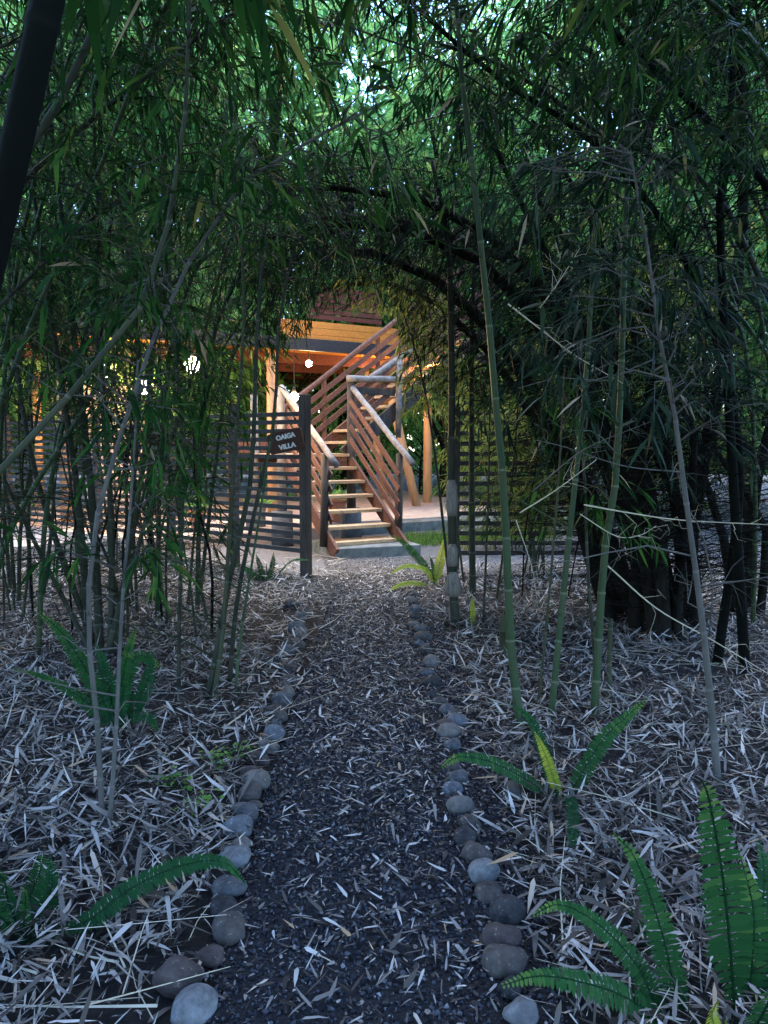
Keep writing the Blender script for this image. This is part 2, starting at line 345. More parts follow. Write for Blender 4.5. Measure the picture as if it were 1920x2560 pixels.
# straw-like dry stems lying in the litter
n = 1500; y = ydist(1.4, 10, .8)(n); x = (rng.random(n) * 2 - 1) * (.7 * y + .8); k = (np.abs(x) > .5); x, y = x[k], y[k]; n = len(x)
az = rng.random(n) * np.pi; L = .15 + .45 * rng.random(n) ** 2; d = np.stack([np.cos(az), np.sin(az), rng.normal(0, .07, n)], 1)
t3 = np.linspace(0, 1, 3)[None, :, None]
V, f = tubes3(np.stack([x, y, .03 + .02 * rng.random(n)], 1)[:, None] + d[:, None] * L[:, None, None] * t3 + rng.normal(0, .006, (n, 3, 3)), .0015 + .0035 * rng.random(n) ** 2, np.full(n, .001))
tag(build('straw_litter', V, [f], M['culm_dry'], vert_attr={'ring': np.repeat(rng.random(n), 9)}), 'thin dry straw stems lying among the fallen leaves', kind='stuff')
# gravel chips
OCT = np.array([[1, 0, 0], [-1, 0, 0], [0, 1, 0], [0, -1, 0], [0, 0, 1], [0, 0, -1.]])
OF = np.array([[0, 2, 4], [2, 1, 4], [1, 3, 4], [3, 0, 4], [2, 0, 5], [1, 2, 5], [3, 1, 5], [0, 3, 5]])
n = 62000; y = ydist(1.6, 8.8, .9)(n); x = (rng.random(n) * 2 - 1) * .52
s = (.0022 + .0055 * rng.random(n) ** 2.2) * (1 + .06 * y); an = rng.random(n) * 6.28
sc3 = s[:, None] * (.6 + .7 * rng.random((n, 3)))
V = OCT[None] * sc3[:, None] + rng.normal(0, .22, (n, 6, 3)) * s[:, None, None]
V = np.stack([V[..., 0] * np.cos(an)[:, None] - V[..., 1] * np.sin(an)[:, None], V[..., 0] * np.sin(an)[:, None] + V[..., 1] * np.cos(an)[:, None], V[..., 2]], -1)
V += np.stack([x, y, .006 + s * .35], 1)[:, None]
tg = np.repeat(rng.random(n), 8)
tag(build('gravel', V.reshape(-1, 3), [(np.arange(n)[:, None, None] * 6 + OF[None]).reshape(-1, 3)], M['gravel'], face_attr={'tint': tg}), 'dark charcoal gravel covering the footpath', kind='stuff')

# ------------------------------------------------------------------ border stones
bm = bmesh.new(); bmesh.ops.create_icosphere(bm, subdivisions=3, radius=1.0)
ICO = np.array([v.co[:] for v in bm.verts]); ICOF = np.array([[v.index for v in f.verts] for f in bm.faces]); bm.free()
def stone(label, p, w, tone, asp=(1.0, .85, .72), seed=0, group='cobbles bordering the path'):
    r = np.random.default_rng(seed + 77); V = ICO.copy()
    disp = np.zeros(len(V))
    for q in range(9):
        kx = r.normal(size=3) * (1.0 + .28 * q); disp += .115 / (1 + .28 * q) * np.sin(V @ kx + r.random() * 6.28)
    for q in range(8): disp += .012 * np.sin(V @ (r.normal(size=3) * 5.5) + r.random() * 6.28)
    V *= (1 + disp)[:, None]
    sx, sy, sz = w / 2 * asp[0], w / 2 * asp[1] * (.9 + .3 * r.random()), w / 2 * asp[2] * (.85 + .3 * r.random())
    V *= [sx, sy, sz]; V[:, 2] = np.where(V[:, 2] < -sz * .62, -sz * .62, V[:, 2])
    a = r.uniform(-.5, .5); V = np.stack([V[:, 0] * math.cos(a) - V[:, 1] * math.sin(a), V[:, 0] * math.sin(a) + V[:, 1] * math.cos(a), V[:, 2]], 1)
    o = build('cobble', V + [p[0], p[1], sz * .62], [ICOF], STONE[tone], None, True, origin=(p[0], p[1], 0))
    return tag(o, label, 'stone', group)
LEFT = [(825,1920,175,'speckled pale grey'),(775,1800,215,'reddish brown'),(905,1710,115,'reddish brown'),(995,1590,165,'brown'),(970,1500,145,'dark charcoal'),(985,1415,130,'grey'),(1010,1275,125,'speckled pale grey'),(1045,1222,80,'tan'),(1030,1160,135,'bluish grey'),(938,1187,50,'tan'),(1060,1090,112,'grey'),(1100,1055,65,'brown'),(1080,1010,105,'brown'),(1110,955,125,'tan'),(1085,910,85,'brown'),(1120,858,85,'reddish brown'),(1160,805,90,'tan'),(1175,755,95,'bluish grey'),(1190,710,55,'grey'),(1205,680,70,'brown'),(1195,650,82,'reddish brown'),(1215,605,78,'grey'),(1240,572,65,'tan'),(1230,550,62,'brown'),(1250,518,75,'brown'),(1230,480,72,'dark charcoal'),(1255,457,58,'grey'),(1160,437,80,'dark charcoal'),(1240,395,76,'grey'),(1275,365,70,'brown'),(1300,322,70,'tan'),(1285,298,85,'grey'),(1280,262,48,'brown'),(1295,245,60,'grey'),(1303,224,60,'brown'),(1250,202,60,'dark charcoal'),(1300,193,55,'grey'),(1255,174,42,'brown'),(1340,136,44,'tan')]
RIGHT = [(600,1965,150,'speckled pale grey'),(545,1850,125,'dark charcoal'),(525,1735,165,'brown'),(515,1625,160,'reddish brown'),(530,1530,150,'dark charcoal'),(450,1435,108,'brown'),(420,1355,130,'speckled pale grey'),(400,1260,130,'brown'),(350,1195,95,'dark charcoal'),(370,1130,112,'brown'),(335,1065,97,'tan'),(300,985,88,'bluish grey'),(315,935,92,'grey'),(298,893,80,'brown'),(300,800,77,'grey'),(285,742,90,'tan'),(265,705,70,'brown'),(310,688,92,'bluish grey'),(275,648,72,'grey'),(240,618,68,'brown'),(210,578,66,'dark charcoal'),(210,530,72,'dark charcoal'),(180,482,62,'grey'),(205,440,66,'tan'),(185,392,54,'brown'),(160,366,60,'grey'),(170,336,66,'brown'),(160,297,60,'grey'),(130,280,55,'tan'),(137,243,60,'dark charcoal'),(142,221,60,'grey'),(130,190,44,'brown'),(123,172,46,'grey'),(134,155,45,'brown'),(118,139,40,'tan')]
ORD = ['first', 'second', 'third', 'fourth', 'fifth', 'sixth', 'seventh', 'eighth', 'ninth', 'tenth', 'eleventh', 'twelfth', 'thirteenth']
for side, rows, ox in (('left', LEFT, 0), ('right', RIGHT, 960)):
    cnt = {}
    for i, (cx, cy, w, tone) in enumerate(rows):
        px, py = ox + cx * .5786, 1400 + cy * .5786; wpx = w * .5786
        p = gnd(px, py + wpx * .25); d = p[1]
        k = cnt[tone] = cnt.get(tone, 0) + 1
        stone(f'{tone} cobble, {ORD[k-1]} of its colour from the near end of the {side} border', p, wpx / F * math.hypot(d, .2) * 1.07, tone, (1, .85, .74), i + (100 if ox else 0))
p = gnd(1281, 1996); stone('lone round brown cobble off the border beside the fern right of the path', p, .088, 'brown', (1, .95, .9), 301)

# ------------------------------------------------------------------ fences and sign
def fence(label, A, B, posts, zs, slat_h, name='slatted_fence', post_h=2.05, bead=.05):
    A, B = np.array(A, float), np.array(B, float); d = B - A; Ln = np.linalg.norm(d); d /= Ln; nrm = np.array([-d[1], d[0]])
    if nrm[1] > 0: nrm = -nrm
    t = thing(name, label, 'fence', (A[0], A[1], 0))
    a = Acc()
    for z in zs:
        a.beam((*(A + d * .04), z + rng.normal(0, .003)), (*B, z + rng.normal(0, .006)), .022, slat_h, (0, 0, 1))
    a.obj('slat_panel', M['wood_slat'], t, bevel=.003)
    for s_, h, w in posts:
        q = A + d * s_ - nrm * .055 * (0 if s_ == 0 else 1)
        Acc().beam((q[0], q[1], -.1), (q[0], q[1], h), w, w, (d[0], d[1], 0)).obj('post', M['wood_dark'], t, bevel=.006)
    return t, A, d, nrm
fence('dark slatted fence left of the path carrying the wooden sign', (-.88, 8.6), (-6.6, 13.0), [(0, 2.06, .10), (1.25, 2.0, .09), (2.5, 2.0, .09), (4.2, 2.0, .09), (6.8, 2.0, .09)], [.31 + .0965 * i for i in range(17)], .05)
fence('dark slatted fence half hidden by bamboo right of the path', (.80, 8.75), (2.45, 8.75), [(.02, 1.98, .09), (1.62, 1.98, .08)], [.27 + .1135 * i for i in range(15)], .05)
# sign on the left post, turned toward the path
sg = thing('wooden_sign', 'dark brown wooden sign lettered OAIGA VILLA on the fence end post', 'sign', at(762, 1100, 8.5))
sx = norm(at(762, 1085, 8.47) - at(668, 1107, 8.62)); c0 = (at(762, 1085, 8.47) + at(668, 1107, 8.62)) / 2 + [0, -.02, -.03]
up = norm(np.array([0, 0, 1.]) - sx * sx[2]); nz = np.cross(sx, up)
a = Acc(); W, H = .43, .235
q = []
for k_ in range(24):
    th = 2 * np.pi * k_ / 24; ex = 8
    cx, cy = abs(math.cos(th)) ** (2 / ex) * math.copysign(1, math.cos(th)), abs(math.sin(th)) ** (2 / ex) * math.copysign(1, math.sin(th))
    q.append(c0 + sx * cx * W / 2 + up * cy * H / 2)
q = np.array(q); a.add(np.vstack([q - nz * .012, q + nz * .012]), [[[i, (i + 1) % 24, 24 + (i + 1) % 24, 24 + i] for i in range(24)]])
a.F.setdefault(24, []).append(np.array([list(range(24))[::-1], list(range(24, 48))])); a.obj('board', M['sign'], sg)
for word, dy, ww in (('OAIGA', .050, .24), ('VILLA', -.058, .215)):
    cu = bpy.data.curves.new('text', 'FONT'); cu.body = word; cu.size = .072; cu.align_x = 'CENTER'; cu.align_y = 'CENTER'; cu.extrude = .002; cu.offset = .0036
    to = bpy.data.objects.new('text', cu); me = to.to_mesh(); VV = np.array([v.co[:] for v in me.vertices]); FF = [list(f.vertices) for f in me.polygons]
    to.to_mesh_clear(); bpy.data.objects.remove(to)
    VV[:, 0] *= ww / (VV[:, 0].max() - VV[:, 0].min()); ac = Acc(); VV[:, 1] -= (VV[:, 1].max() + VV[:, 1].min()) / 2
    fd = {}
    for f_ in FF: fd.setdefault(len(f_), []).append(f_)
    ac.add(c0 + nz * .0152 + sx * (VV[:, :1] + .015) + up * (VV[:, 1:2] + dy) + nz * VV[:, 2:3], list(fd.values()))
    ac.obj('lettering', M['letter'], sg)

# ------------------------------------------------------------------ staircase
OA = np.array([-.633, 9.98]); ROT = math.radians(31); UU = np.array([-math.sin(ROT), math.cos(ROT)]); VV_ = np.array([math.cos(ROT), math.sin(ROT)])
def W3(u, v, z): p = OA + UU * u + VV_ * v; return np.array([p[0], p[1], z])
pr_ = math.radians(21); pu, pv = np.array([-math.sin(pr_), math.cos(pr_)]), np.array([math.cos(pr_), math.sin(pr_)])
pad = Acc(); q = [OA + pu * a_ + pv * b_ for a_, b_ in ((0, 0), (0, 1.22), (1.1, 1.22), (1.1, -.1))]
pad.prism(q, -.05, .15); o = pad.obj('concrete_pad', M['concrete_dark'], None, bevel=.012, origin=(OA[0], OA[1], 0)); tag(o, 'mossy grey concrete pad under the foot of the wooden staircase', 'concrete pad')
st = thing('wooden_staircase', 'open wooden staircase with log handrails climbing from the concrete pad to the villa', 'staircase', (OA[0], OA[1], .15))
RISE, GO = .195, .25; LZ = 1.37
vx = lambda *a: tuple(W3(*a))
SW = 1.13
Acc().beam(W3(.18, SW / 2, .178), W3(.56, SW / 2, .178), .98, .05).obj('tread', M['wood_tread'], st, bevel=.006)
for k in range(1, 6):
    u = .12 + GO * k; z = .2 + RISE * k
    Acc().beam(W3(u + .12, .05, z - .022), W3(u + .12, SW - .05, z - .022), .25, .045).obj('tread', M['wood_tread'], st, bevel=.005)
def slope1(u): return .2 + RISE * (u - .12) / GO
for v in (.02, SW - .02):
    Acc().beam(W3(.02, v, slope1(.02) - .06), W3(1.62, v, slope1(1.62) - .13), .045, .20).obj('stringer', M['wood_red'], st, bevel=.004)
def logtube(p0, p1, r, mat, nm='handrail', wob=.02, bend=.004, n=9):
    p0, p1 = np.array(p0, float), np.array(p1, float); t = np.linspace(0, 1, n)[:, None]
    P = p0 * (1 - t) + p1 * t + np.concatenate([[[0, 0, 0]], rng.normal(0, bend, (n - 2, 3)), [[0, 0, 0]]])
    return Acc().tube(P, r * (1 + rng.normal(0, .03, n)), 14, wob).obj(nm, M[mat], st, True)
for v, u0 in ((-.02, -.08), (SW + .02, -.08)):
    uT = 1.66
    logtube(W3(u0, v, slope1(u0) + 1.20), W3(uT, v, slope1(uT) + (1.0 if v > .5 else .95)), .044, 'wood_grey')
    Acc().tube([W3(.30, v, .15), W3(.28, v, .6), W3(.26, v, slope1(.26) + 1.08)], [.058, .054, .05], 12, .03).obj('post', M['wood_dark'], st, True)
    vi = v + (.06 if v < .5 else -.06)
    for k in range(4):
        off = .24 + .20 * k
        Acc().beam(W3(.18, vi, slope1(.18) + off), W3(1.60, vi, slope1(1.60) + off), .022, .085).obj('rail_board', M['wood_red'], st, bevel=.003)
# landing
Acc().prism([W3(*c, 0)[:2] for c in ((1.62, -.06), (1.62, 1.2), (2.72, 1.2), (2.72, -.06))], LZ - .045, LZ).obj('landing_floor', M['wood_tread'], st, bevel=.004)
Acc().beam(W3(1.65, -.05, LZ - .135), W3(1.65, 1.05, LZ - .135), .04, .17).obj('landing_beam', M['wood_red'], st, bevel=.004)
Acc().beam(W3(2.70, -.05, LZ - .135), W3(2.70, 1.18, LZ - .135), .04, .17).obj('landing_beam', M['wood_red'], st, bevel=.004)
Acc().beam(W3(2.76, -.4, LZ + .10), W3(2.76, 1.2, LZ + .10), .025, .19).obj('kick_board', M['wood_red'], st, bevel=.004)
for u, v, zt in ((1.66, 1.14, 2.52), (1.66, -.03, 2.36), (2.72, -.03, 2.30)):
    Acc().tube([W3(u, v, .2), W3(u, v, 1.2), W3(u, v, zt)], [.075, .068, .055], 12, .03).obj('post', M['wood_dark'] if v > .5 else M['wood_grey'], st, True)
    Acc().tube([W3(u, v, 0), W3(u, v, .28), W3(u, v, .52), W3(u, v, .525)], [.165, .16, .155, .14], 20).obj('footing', M['pier'], st, True)
# second flight along +v
V0, Z0 = 1.10, LZ; NT = 11; G2 = .265; ZD = LZ + RISE * NT
def slope2(v): return Z0 + RISE + RISE * (v - V0) / G2
V1 = V0 + G2 * (NT - 1)
for j in range(NT - 1):
    v = V0 + G2 * j; z = Z0 + RISE * (j + 1)
    Acc().beam(W3(1.74, v + .13, z - .022), W3(2.70, v + .13, z - .022), .26, .045).obj('tread', M['wood_tread'], st, bevel=.005)
for u in (1.72, 2.72):
    Acc().beam(W3(u, V0 - .05, slope2(V0) - .22), W3(u, V1 + .2, slope2(V1 + .2) - .14), .05, .24).obj('stringer', M['wood_red'] if u > 2 else M['wood_dark'], st, bevel=.004)
# back rail of the second flight
logtube(W3(2.78, .30, slope2(.30) + .96), W3(2.78, V1 + .3, slope2(V1 + .3) + .96), .045, 'wood_red', n=10)
for k in range(4):
    off = .18 + .19 * k
    Acc().beam(W3(2.75, .36, slope2(.36) + off), W3(2.75, V1 + .3, slope2(V1 + .3) + off), .022, .085).obj('rail_board', M['wood_red'], st, bevel=.003)
for v in (1.25, 2.3, 3.4):
    Acc().beam(W3(2.81, v, slope2(v) - .3), W3(2.81, v, slope2(v) + .92), .08, .08).obj('post', M['wood_red'], st, bevel=.004)
# near rail of the second flight with its level log
logtube(W3(1.62, 1.06, 2.52), W3(1.62, 2.02, 2.54), .05, 'wood_grey', wob=.035)
logtube(W3(1.68, 1.52, 2.56), W3(1.68, 2.42, 3.12), .05, 'wood_grey', wob=.035)
Acc().tube([W3(1.62, 1.98, 1.62), W3(1.62, 1.99, 2.2), W3(1.62, 2.0, 2.86)], [.046, .048, .048], 12, .04).obj('post', M['wood_grey'], st, True)
Acc().beam(W3(1.66, 1.2, 2.35), W3(1.66, 1.94, 2.33), .022, .10).obj('rail_board', M['wood_dark'], st, bevel=.003)
for k in range(3):
    off = .20 + .21 * k
    Acc().beam(W3(1.69, 1.22, slope2(1.22) + off), W3(1.69, V1 + .2, slope2(V1 + .2) + off), .022, .085).obj('rail_board', M['wood_red'], st, bevel=.003)

# ------------------------------------------------------------------ villa on stilts and terrace
tr = Acc(); tr.prism([W3(*c, 0)[:2] for c in ((2.0, -7), (2.0, .9), (2.6, .9), (2.6, 7.2), (11, 7.2), (11, -7))], -.05, .2)
o = tr.obj('concrete_terrace', M['tile'], None, bevel=.01, origin=(*W3(2, 0, 0)[:2], 0)); tag(o, 'pale concrete terrace under the raised villa behind the staircase', 'terrace')
edge = Acc(); edge.prism([W3(*c, 0)[:2] for c in ((2.25, .95), (2.25, 3.9), (2.56, 3.9), (2.56, .95))], -.05, .17)
o = edge.obj('terrace_step', M['concrete_dark'], None, bevel=.01, origin=(*W3(2.25, 1, 0)[:2], 0)); tag(o, 'low dark concrete step along the front of the terrace', 'step')
vi = thing('stilt_villa', 'raised timber villa deck with orange lit boards and red slat parapet behind the staircase', 'villa', W3(7, 2, .2))
DZ = 3.42
a = Acc()
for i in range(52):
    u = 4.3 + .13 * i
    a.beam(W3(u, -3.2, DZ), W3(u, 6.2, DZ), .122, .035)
a.obj('deck_floor', M['wood_orange_lit'], vi)
for u in (4.22, 5.9, 7.6, 9.4, 11.1):
    Acc().beam(W3(u, -3.3, DZ - .13 + (.06 if u < 5 else 0)), W3(u, 6.3, DZ - .13 + (.06 if u < 5 else 0)), .09, .22).obj('floor_beam', M['wood_slat'] if u < 5 else M['wood_roof'], vi, bevel=.006)
a = Acc()
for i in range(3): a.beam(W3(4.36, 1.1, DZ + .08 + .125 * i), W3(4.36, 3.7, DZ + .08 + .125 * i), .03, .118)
a.obj('fascia', M['wood_orange_lit'], vi)
a = Acc()
for i in range(6): a.beam(W3(4.45, 1.75 + .06 * i, DZ + .50 + .105 * i), W3(4.45, 3.35, DZ + .50 + .105 * i), .03, .08)
for v in (2.1, 2.7, 3.3): a.beam(W3(4.49, v, DZ), W3(4.49, v, DZ + 1.1), .06, .06, (1, 0, 0))
a.obj('parapet', M['wood_roof'], vi)
for (u, v) in ((4.45, -2.6), (4.45, 1.0), (5.6, 5.26), (7.8, -2.6), (7.8, 1.4), (10.4, -2.4), (10.4, 4.6)):
    Acc().tube([W3(u, v, .2), W3(u, v, 1.8), W3(u, v, DZ - .2)], [.10, .097, .092], 14, .015).obj('stilt', M['wood_stilt'], vi, True)
for (u, v, u2, v2) in ((4.9, 4.5, 4.8, 3.6), (7.0, 5.0, 6.6, 4.2)):
    Acc().tube([W3(u, v, .2), W3((u + u2) / 2, (v + v2) / 2, 1.7), W3(u2, v2, DZ - .2)], [.095, .09, .085], 14, .015).obj('brace', M['wood_stilt'], vi, True)
# pale hut wall seen through the left bamboo
a = Acc(); a.prism([(-6.0, 15.5), (-4.9, 15.9), (-4.9, 16.05), (-6.0, 15.65)], 0, 2.7); o = a.obj('garden_wall', M['plaster'], None, bevel=.01, origin=(-5.5, 15.6, 0)); tag(o, 'pale pinkish plaster wall glimpsed through the left bamboo behind the fence', 'wall')

# pots
def pot(label, p, r, h):
    t = thing('clay_pot', label, 'pot', p, 'clay pots under the villa')
    z = p[2]; pr = [(.62, 0), (.85, .3), (1, .75), (1, .86), (1.1, .87), (1.1, 1.0), (.95, 1.0), (.9, .85), (.3, .8)]
    th = np.linspace(0, 2 * np.pi, 28, endpoint=False); V = np.concatenate([np.stack([p[0] + r * q * np.cos(th), p[1] + r * q * np.sin(th), np.full(28, z + h * y)], 1) for q, y in pr])
    j = np.arange(28); f = np.concatenate([np.stack([i * 28 + j, i * 28 + (j + 1) % 28, (i + 1) * 28 + (j + 1) % 28, (i + 1) * 28 + j], 1) for i in range(len(pr) - 1)])
    build('pot_body', V, [f], M['clay'], t, True)
    b = np.array(p) + [0, 0, h * .8] + rng.normal(0, r * .3, (90, 3)) * [1, 1, .1]; d = norm(rng.normal(0, .6, (90, 3)) + [0, 0, 1]); L = .15 + .2 * rng.random(90)
    leaf_obj('plant', M['leaf_bright'], t, b, d, L, L * .25, .4 * rng.random(90))
pot('large clay pot behind the right side of the staircase', W3(2.7, 1.42, .2), .17, .40)
pot('smaller clay pot seen between the treads of the staircase', W3(3.6, .35, .2), .15, .28)
pot('orange clay pot seen between fence slats left of the sign', W3(2.9, -.95, .2), .12, .30)

# ------------------------------------------------------------------ lamps
def lamp(label, p, ztop, r=.055):
    t = thing('hanging_lamp', label, 'lamp', p, 'warm hanging lamps at the villa')
    Acc().tube([p + [0, 0, r + .07], (p + [0, 0, ztop]) / 2 * [2, 2, 1] * [.5, .5, 1] + [p[0] / 2, p[1] / 2, 0] if False else np.array([p[0], p[1], (p[2] + ztop) / 2]), np.array([p[0], p[1], ztop])], .006, 6).obj('cord', M['black'], t)
    Acc().tube([p + [0, 0, r * .8], p + [0, 0, r + .03], p + [0, 0, r + .08]], [.024, .024, .014], 10).obj('socket', M['black'], t, True)
    bm = bmesh.new(); bmesh.ops.create_icosphere(bm, subdivisions=2, radius=r); V = np.array([v.co[:] for v in bm.verts]); f = np.array([[v.index for v in q.verts] for q in bm.faces]); bm.free()
    V[:, 2] *= 1.12
    build('bulb', V + p, [f], M['bulb'], t, True)
lamp('largest glowing lamp shining through the left bamboo', at(480, 912, 10.3), 3.2, .10)
lamp('low glowing lamp left of the largest one behind the bamboo', at(362, 968, 13.0), 3.1, .11)
lamp('faint glowing lamp farthest left behind the bamboo', at(262, 928, 14.0), 3.3, .11)
lamp('glowing lamp at the top of the fence end post', at(736, 992, 10.3), 2.9, .055)
lamp('lamp under the villa deck left of the upper stair flight', at(772, 909, 14.6), DZ - .03)
lamp('lamp right of the upper stair flight behind bamboo leaves', at(1072, 941, 13.6), DZ - .03)
lamp('lamp behind the top of the upper stair flight under the deck', at(960, 935, 16.5), DZ - .03)
# cables carrying the left lamps
P1 = np.array(W3(4.2, -3.1, 3.25)); pts = [np.array([-8.5, 14.5, 3.4]), at(262, 928, 14.0) * [1, 1, 0] + [0, 0, 3.3], at(362, 968, 13.0) * [1, 1, 0] + [0, 0, 3.1], at(480, 912, 10.3) * [1, 1, 0] + [0, 0, 3.2], at(736, 992, 10.3) * [1, 1, 0] + [0, 0, 2.9], W3(4.2, .5, 3.3)]
o = Acc().tube(spline(pts, 6), .006, 6).obj('lamp_cable', M['black'], None, origin=pts[0]); tag(o, 'thin black cable the left lamps hang from', 'cable')

# ------------------------------------------------------------------ ferns
def frond(parent, pts, width, mat='fern', face=(0, -.55, .83), dens=1.0, base_bare=.12, tipy=0.0):
    C = spline(pts, 10); seg = np.concatenate([[0], np.cumsum(np.linalg.norm(np.diff(C, axis=0), axis=1))]); Lt = seg[-1]
    pitch = max(width * .155, .0065) / dens; s = np.arange(Lt * base_bare, Lt * .995, pitch); n = len(s)
    Q = np.stack([np.interp(s, seg, C[:, a]) for a in range(3)], 1); G = np.gradient(C, axis=0); T = norm(np.stack([np.interp(s, seg, G[:, a]) for a in range(3)], 1))
    t = s / Lt; env = np.clip((t - base_bare) / .18, .25, 1) ** .6 * np.clip((1 - t) / .42, 0.06, 1) ** .62
    SD = norm(np.cross(T, np.asarray(face, float))); NN = np.cross(SD, T); bs, ds, Ls, sd = [], [], [], []
    for sg in (-1, 1):
        bs.append(Q); ds.append(norm(SD * sg + T * (.18 + .5 * t[:, None] ** 3) + rng.normal(0, .05, (n, 3)) - NN * -.12)); Ls.append(width / 2 * env * (.93 + .14 * rng.random(n)))
        sd.append(norm(np.cross(ds[-1], NN + rng.normal(0, .12, (n, 3)))))
    b, d, L = np.concatenate(bs), np.concatenate(ds), np.concatenate(Ls); side = np.concatenate(sd)
    w = np.minimum(np.full(len(b), pitch * 1.05), L * .6)
    # pinna: broad at its base, rounded tip
    k = np.arange(len(b))[:, None] * 7; Lc, wc = L[:, None], w[:, None]; dn = np.array([0, 0, -1.]) * Lc
    V = np.stack([b - side * wc * .32, b + side * wc * .32, b + d * Lc * .45 - side * wc * .5 + dn * .02, b + d * Lc * .45 + side * wc * .5 + dn * .02, b + d * Lc * .85 - side * wc * .33 + dn * .12, b + d * Lc * .85 + side * wc * .33 + dn * .12, b + d * Lc + dn * .2], 1).reshape(-1, 3)
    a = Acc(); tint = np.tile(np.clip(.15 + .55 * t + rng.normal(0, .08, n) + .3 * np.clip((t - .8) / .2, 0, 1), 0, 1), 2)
    Vq = [np.concatenate([k + [[0, 1, 3, 2]], k + [[2, 3, 5, 4]]]), k + [[4, 5, 6]]]
    rp = C[::2]; tb = Acc().tube(rp, np.linspace(.0035, .0012, len(rp)) * max(1, width / .08), 5); nv = len(V)
    allV = np.vstack([V, np.concatenate(tb.V)]); tq = np.concatenate(tb.F[4]) + nv
    F4 = np.concatenate([Vq[0], tq])
    return build('frond', allV, [F4, Vq[1]], M[mat], parent, False, {'tint': np.concatenate([tint, tint, np.full(len(tq), .1), tint])})
def fern(label, base, fronds, name='fern'):
    t = thing(name, label, 'fern', (base[0], base[1], 0))
    for f in fronds:
        f = dict(f); frond(t, f.pop('p'), f.pop('w'), **f)
    return t
B0 = np.array([.92, 1.93, .0])
def FR(ys, *pp): return [B0] + [at(px, py, y) for (px, py), y in zip(pp, np.linspace(*ys, len(pp)))]
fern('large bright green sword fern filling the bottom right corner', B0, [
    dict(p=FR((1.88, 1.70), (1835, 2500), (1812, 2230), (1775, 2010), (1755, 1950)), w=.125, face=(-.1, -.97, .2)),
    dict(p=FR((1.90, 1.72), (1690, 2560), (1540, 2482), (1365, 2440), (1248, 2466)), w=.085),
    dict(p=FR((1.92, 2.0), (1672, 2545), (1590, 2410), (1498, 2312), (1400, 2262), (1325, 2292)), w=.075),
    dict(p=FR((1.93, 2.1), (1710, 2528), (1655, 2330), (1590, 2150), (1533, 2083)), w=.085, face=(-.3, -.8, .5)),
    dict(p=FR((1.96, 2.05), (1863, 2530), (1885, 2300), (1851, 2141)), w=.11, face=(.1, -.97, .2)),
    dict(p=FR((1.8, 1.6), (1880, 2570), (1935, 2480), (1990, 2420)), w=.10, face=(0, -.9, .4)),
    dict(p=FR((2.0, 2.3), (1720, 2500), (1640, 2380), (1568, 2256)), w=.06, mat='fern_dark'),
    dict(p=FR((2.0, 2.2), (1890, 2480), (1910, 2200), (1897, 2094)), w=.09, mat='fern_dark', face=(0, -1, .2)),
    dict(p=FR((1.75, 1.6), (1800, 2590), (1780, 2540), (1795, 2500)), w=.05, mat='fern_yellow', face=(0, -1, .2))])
B0 = gnd(1400, 2025)
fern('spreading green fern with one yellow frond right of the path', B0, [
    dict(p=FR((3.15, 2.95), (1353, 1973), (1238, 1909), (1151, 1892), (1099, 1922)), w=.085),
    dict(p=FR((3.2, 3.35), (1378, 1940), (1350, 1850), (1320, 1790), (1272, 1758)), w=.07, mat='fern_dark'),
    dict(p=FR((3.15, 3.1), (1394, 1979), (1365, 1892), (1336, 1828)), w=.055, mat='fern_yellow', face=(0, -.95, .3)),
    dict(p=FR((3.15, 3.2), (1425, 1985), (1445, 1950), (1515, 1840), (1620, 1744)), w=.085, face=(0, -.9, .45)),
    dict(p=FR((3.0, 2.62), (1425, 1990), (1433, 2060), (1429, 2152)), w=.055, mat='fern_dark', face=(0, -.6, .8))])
B0 = gnd(60, 2360)
fern('dark fern at the bottom left reaching one long frond to the border stones', B0, [
    dict(p=FR((2.22, 2.45), (214, 2303), (318, 2227), (434, 2170), (550, 2152), (613, 2206)), w=.085, mat='fern_dark'),
    dict(p=FR((2.3, 2.2), (70, 2260), (100, 2180), (110, 2130)), w=.085, mat='fern_dark', face=(0, -1, .2)),
    dict(p=FR((2.3, 2.1), (20, 2250), (10, 2200), (-30, 2150)), w=.09, mat='fern_dark', face=(0, -1, .2)),
    dict(p=FR((2.2, 2.0), (60, 2300), (64, 2270), (62, 2215)), w=.05, mat='fern', face=(0, -1, .2)),
    dict(p=FR((2.3, 2.4), (110, 2290), (130, 2200), (122, 2140)), w=.075, mat='fern_dark', face=(0, -1, .2)),
    dict(p=FR((2.2, 1.9), (10, 2300), (-40, 2270), (-80, 2290)), w=.09, mat='fern')])
B0 = gnd(300, 1850)
fern('tall green fern between the thin grey stems left of the path', B0, [
    dict(p=FR((3.95, 3.7), (243, 1724), (162, 1591), (93, 1527)), w=.10, face=(0, -.9, .4)),
    dict(p=FR((3.95, 3.7), (220, 1759), (116, 1695), (29, 1672)), w=.08),
    dict(p=FR((3.95, 4.2), (310, 1720), (345, 1640), (405, 1668)), w=.10, face=(0, -.9, .4)),
    dict(p=FR((3.95, 3.9), (300, 1740), (318, 1640), (341, 1565)), w=.09, face=(0, -1, .2)),
    dict(p=FR((3.95, 4.1), (330, 1780), (370, 1700), (380, 1620)), w=.10, mat='fern_dark', face=(0, -1, .2)),
    dict(p=FR((3.95, 4.1), (280, 1760), (260, 1660), (240, 1610)), w=.10, mat='fern_dark', face=(0, -1, .2)),
    dict(p=FR((3.9, 3.8), (320, 1800), (370, 1790), (395, 1830)), w=.08, mat='fern_dark')])
B0 = gnd(1088, 1470)
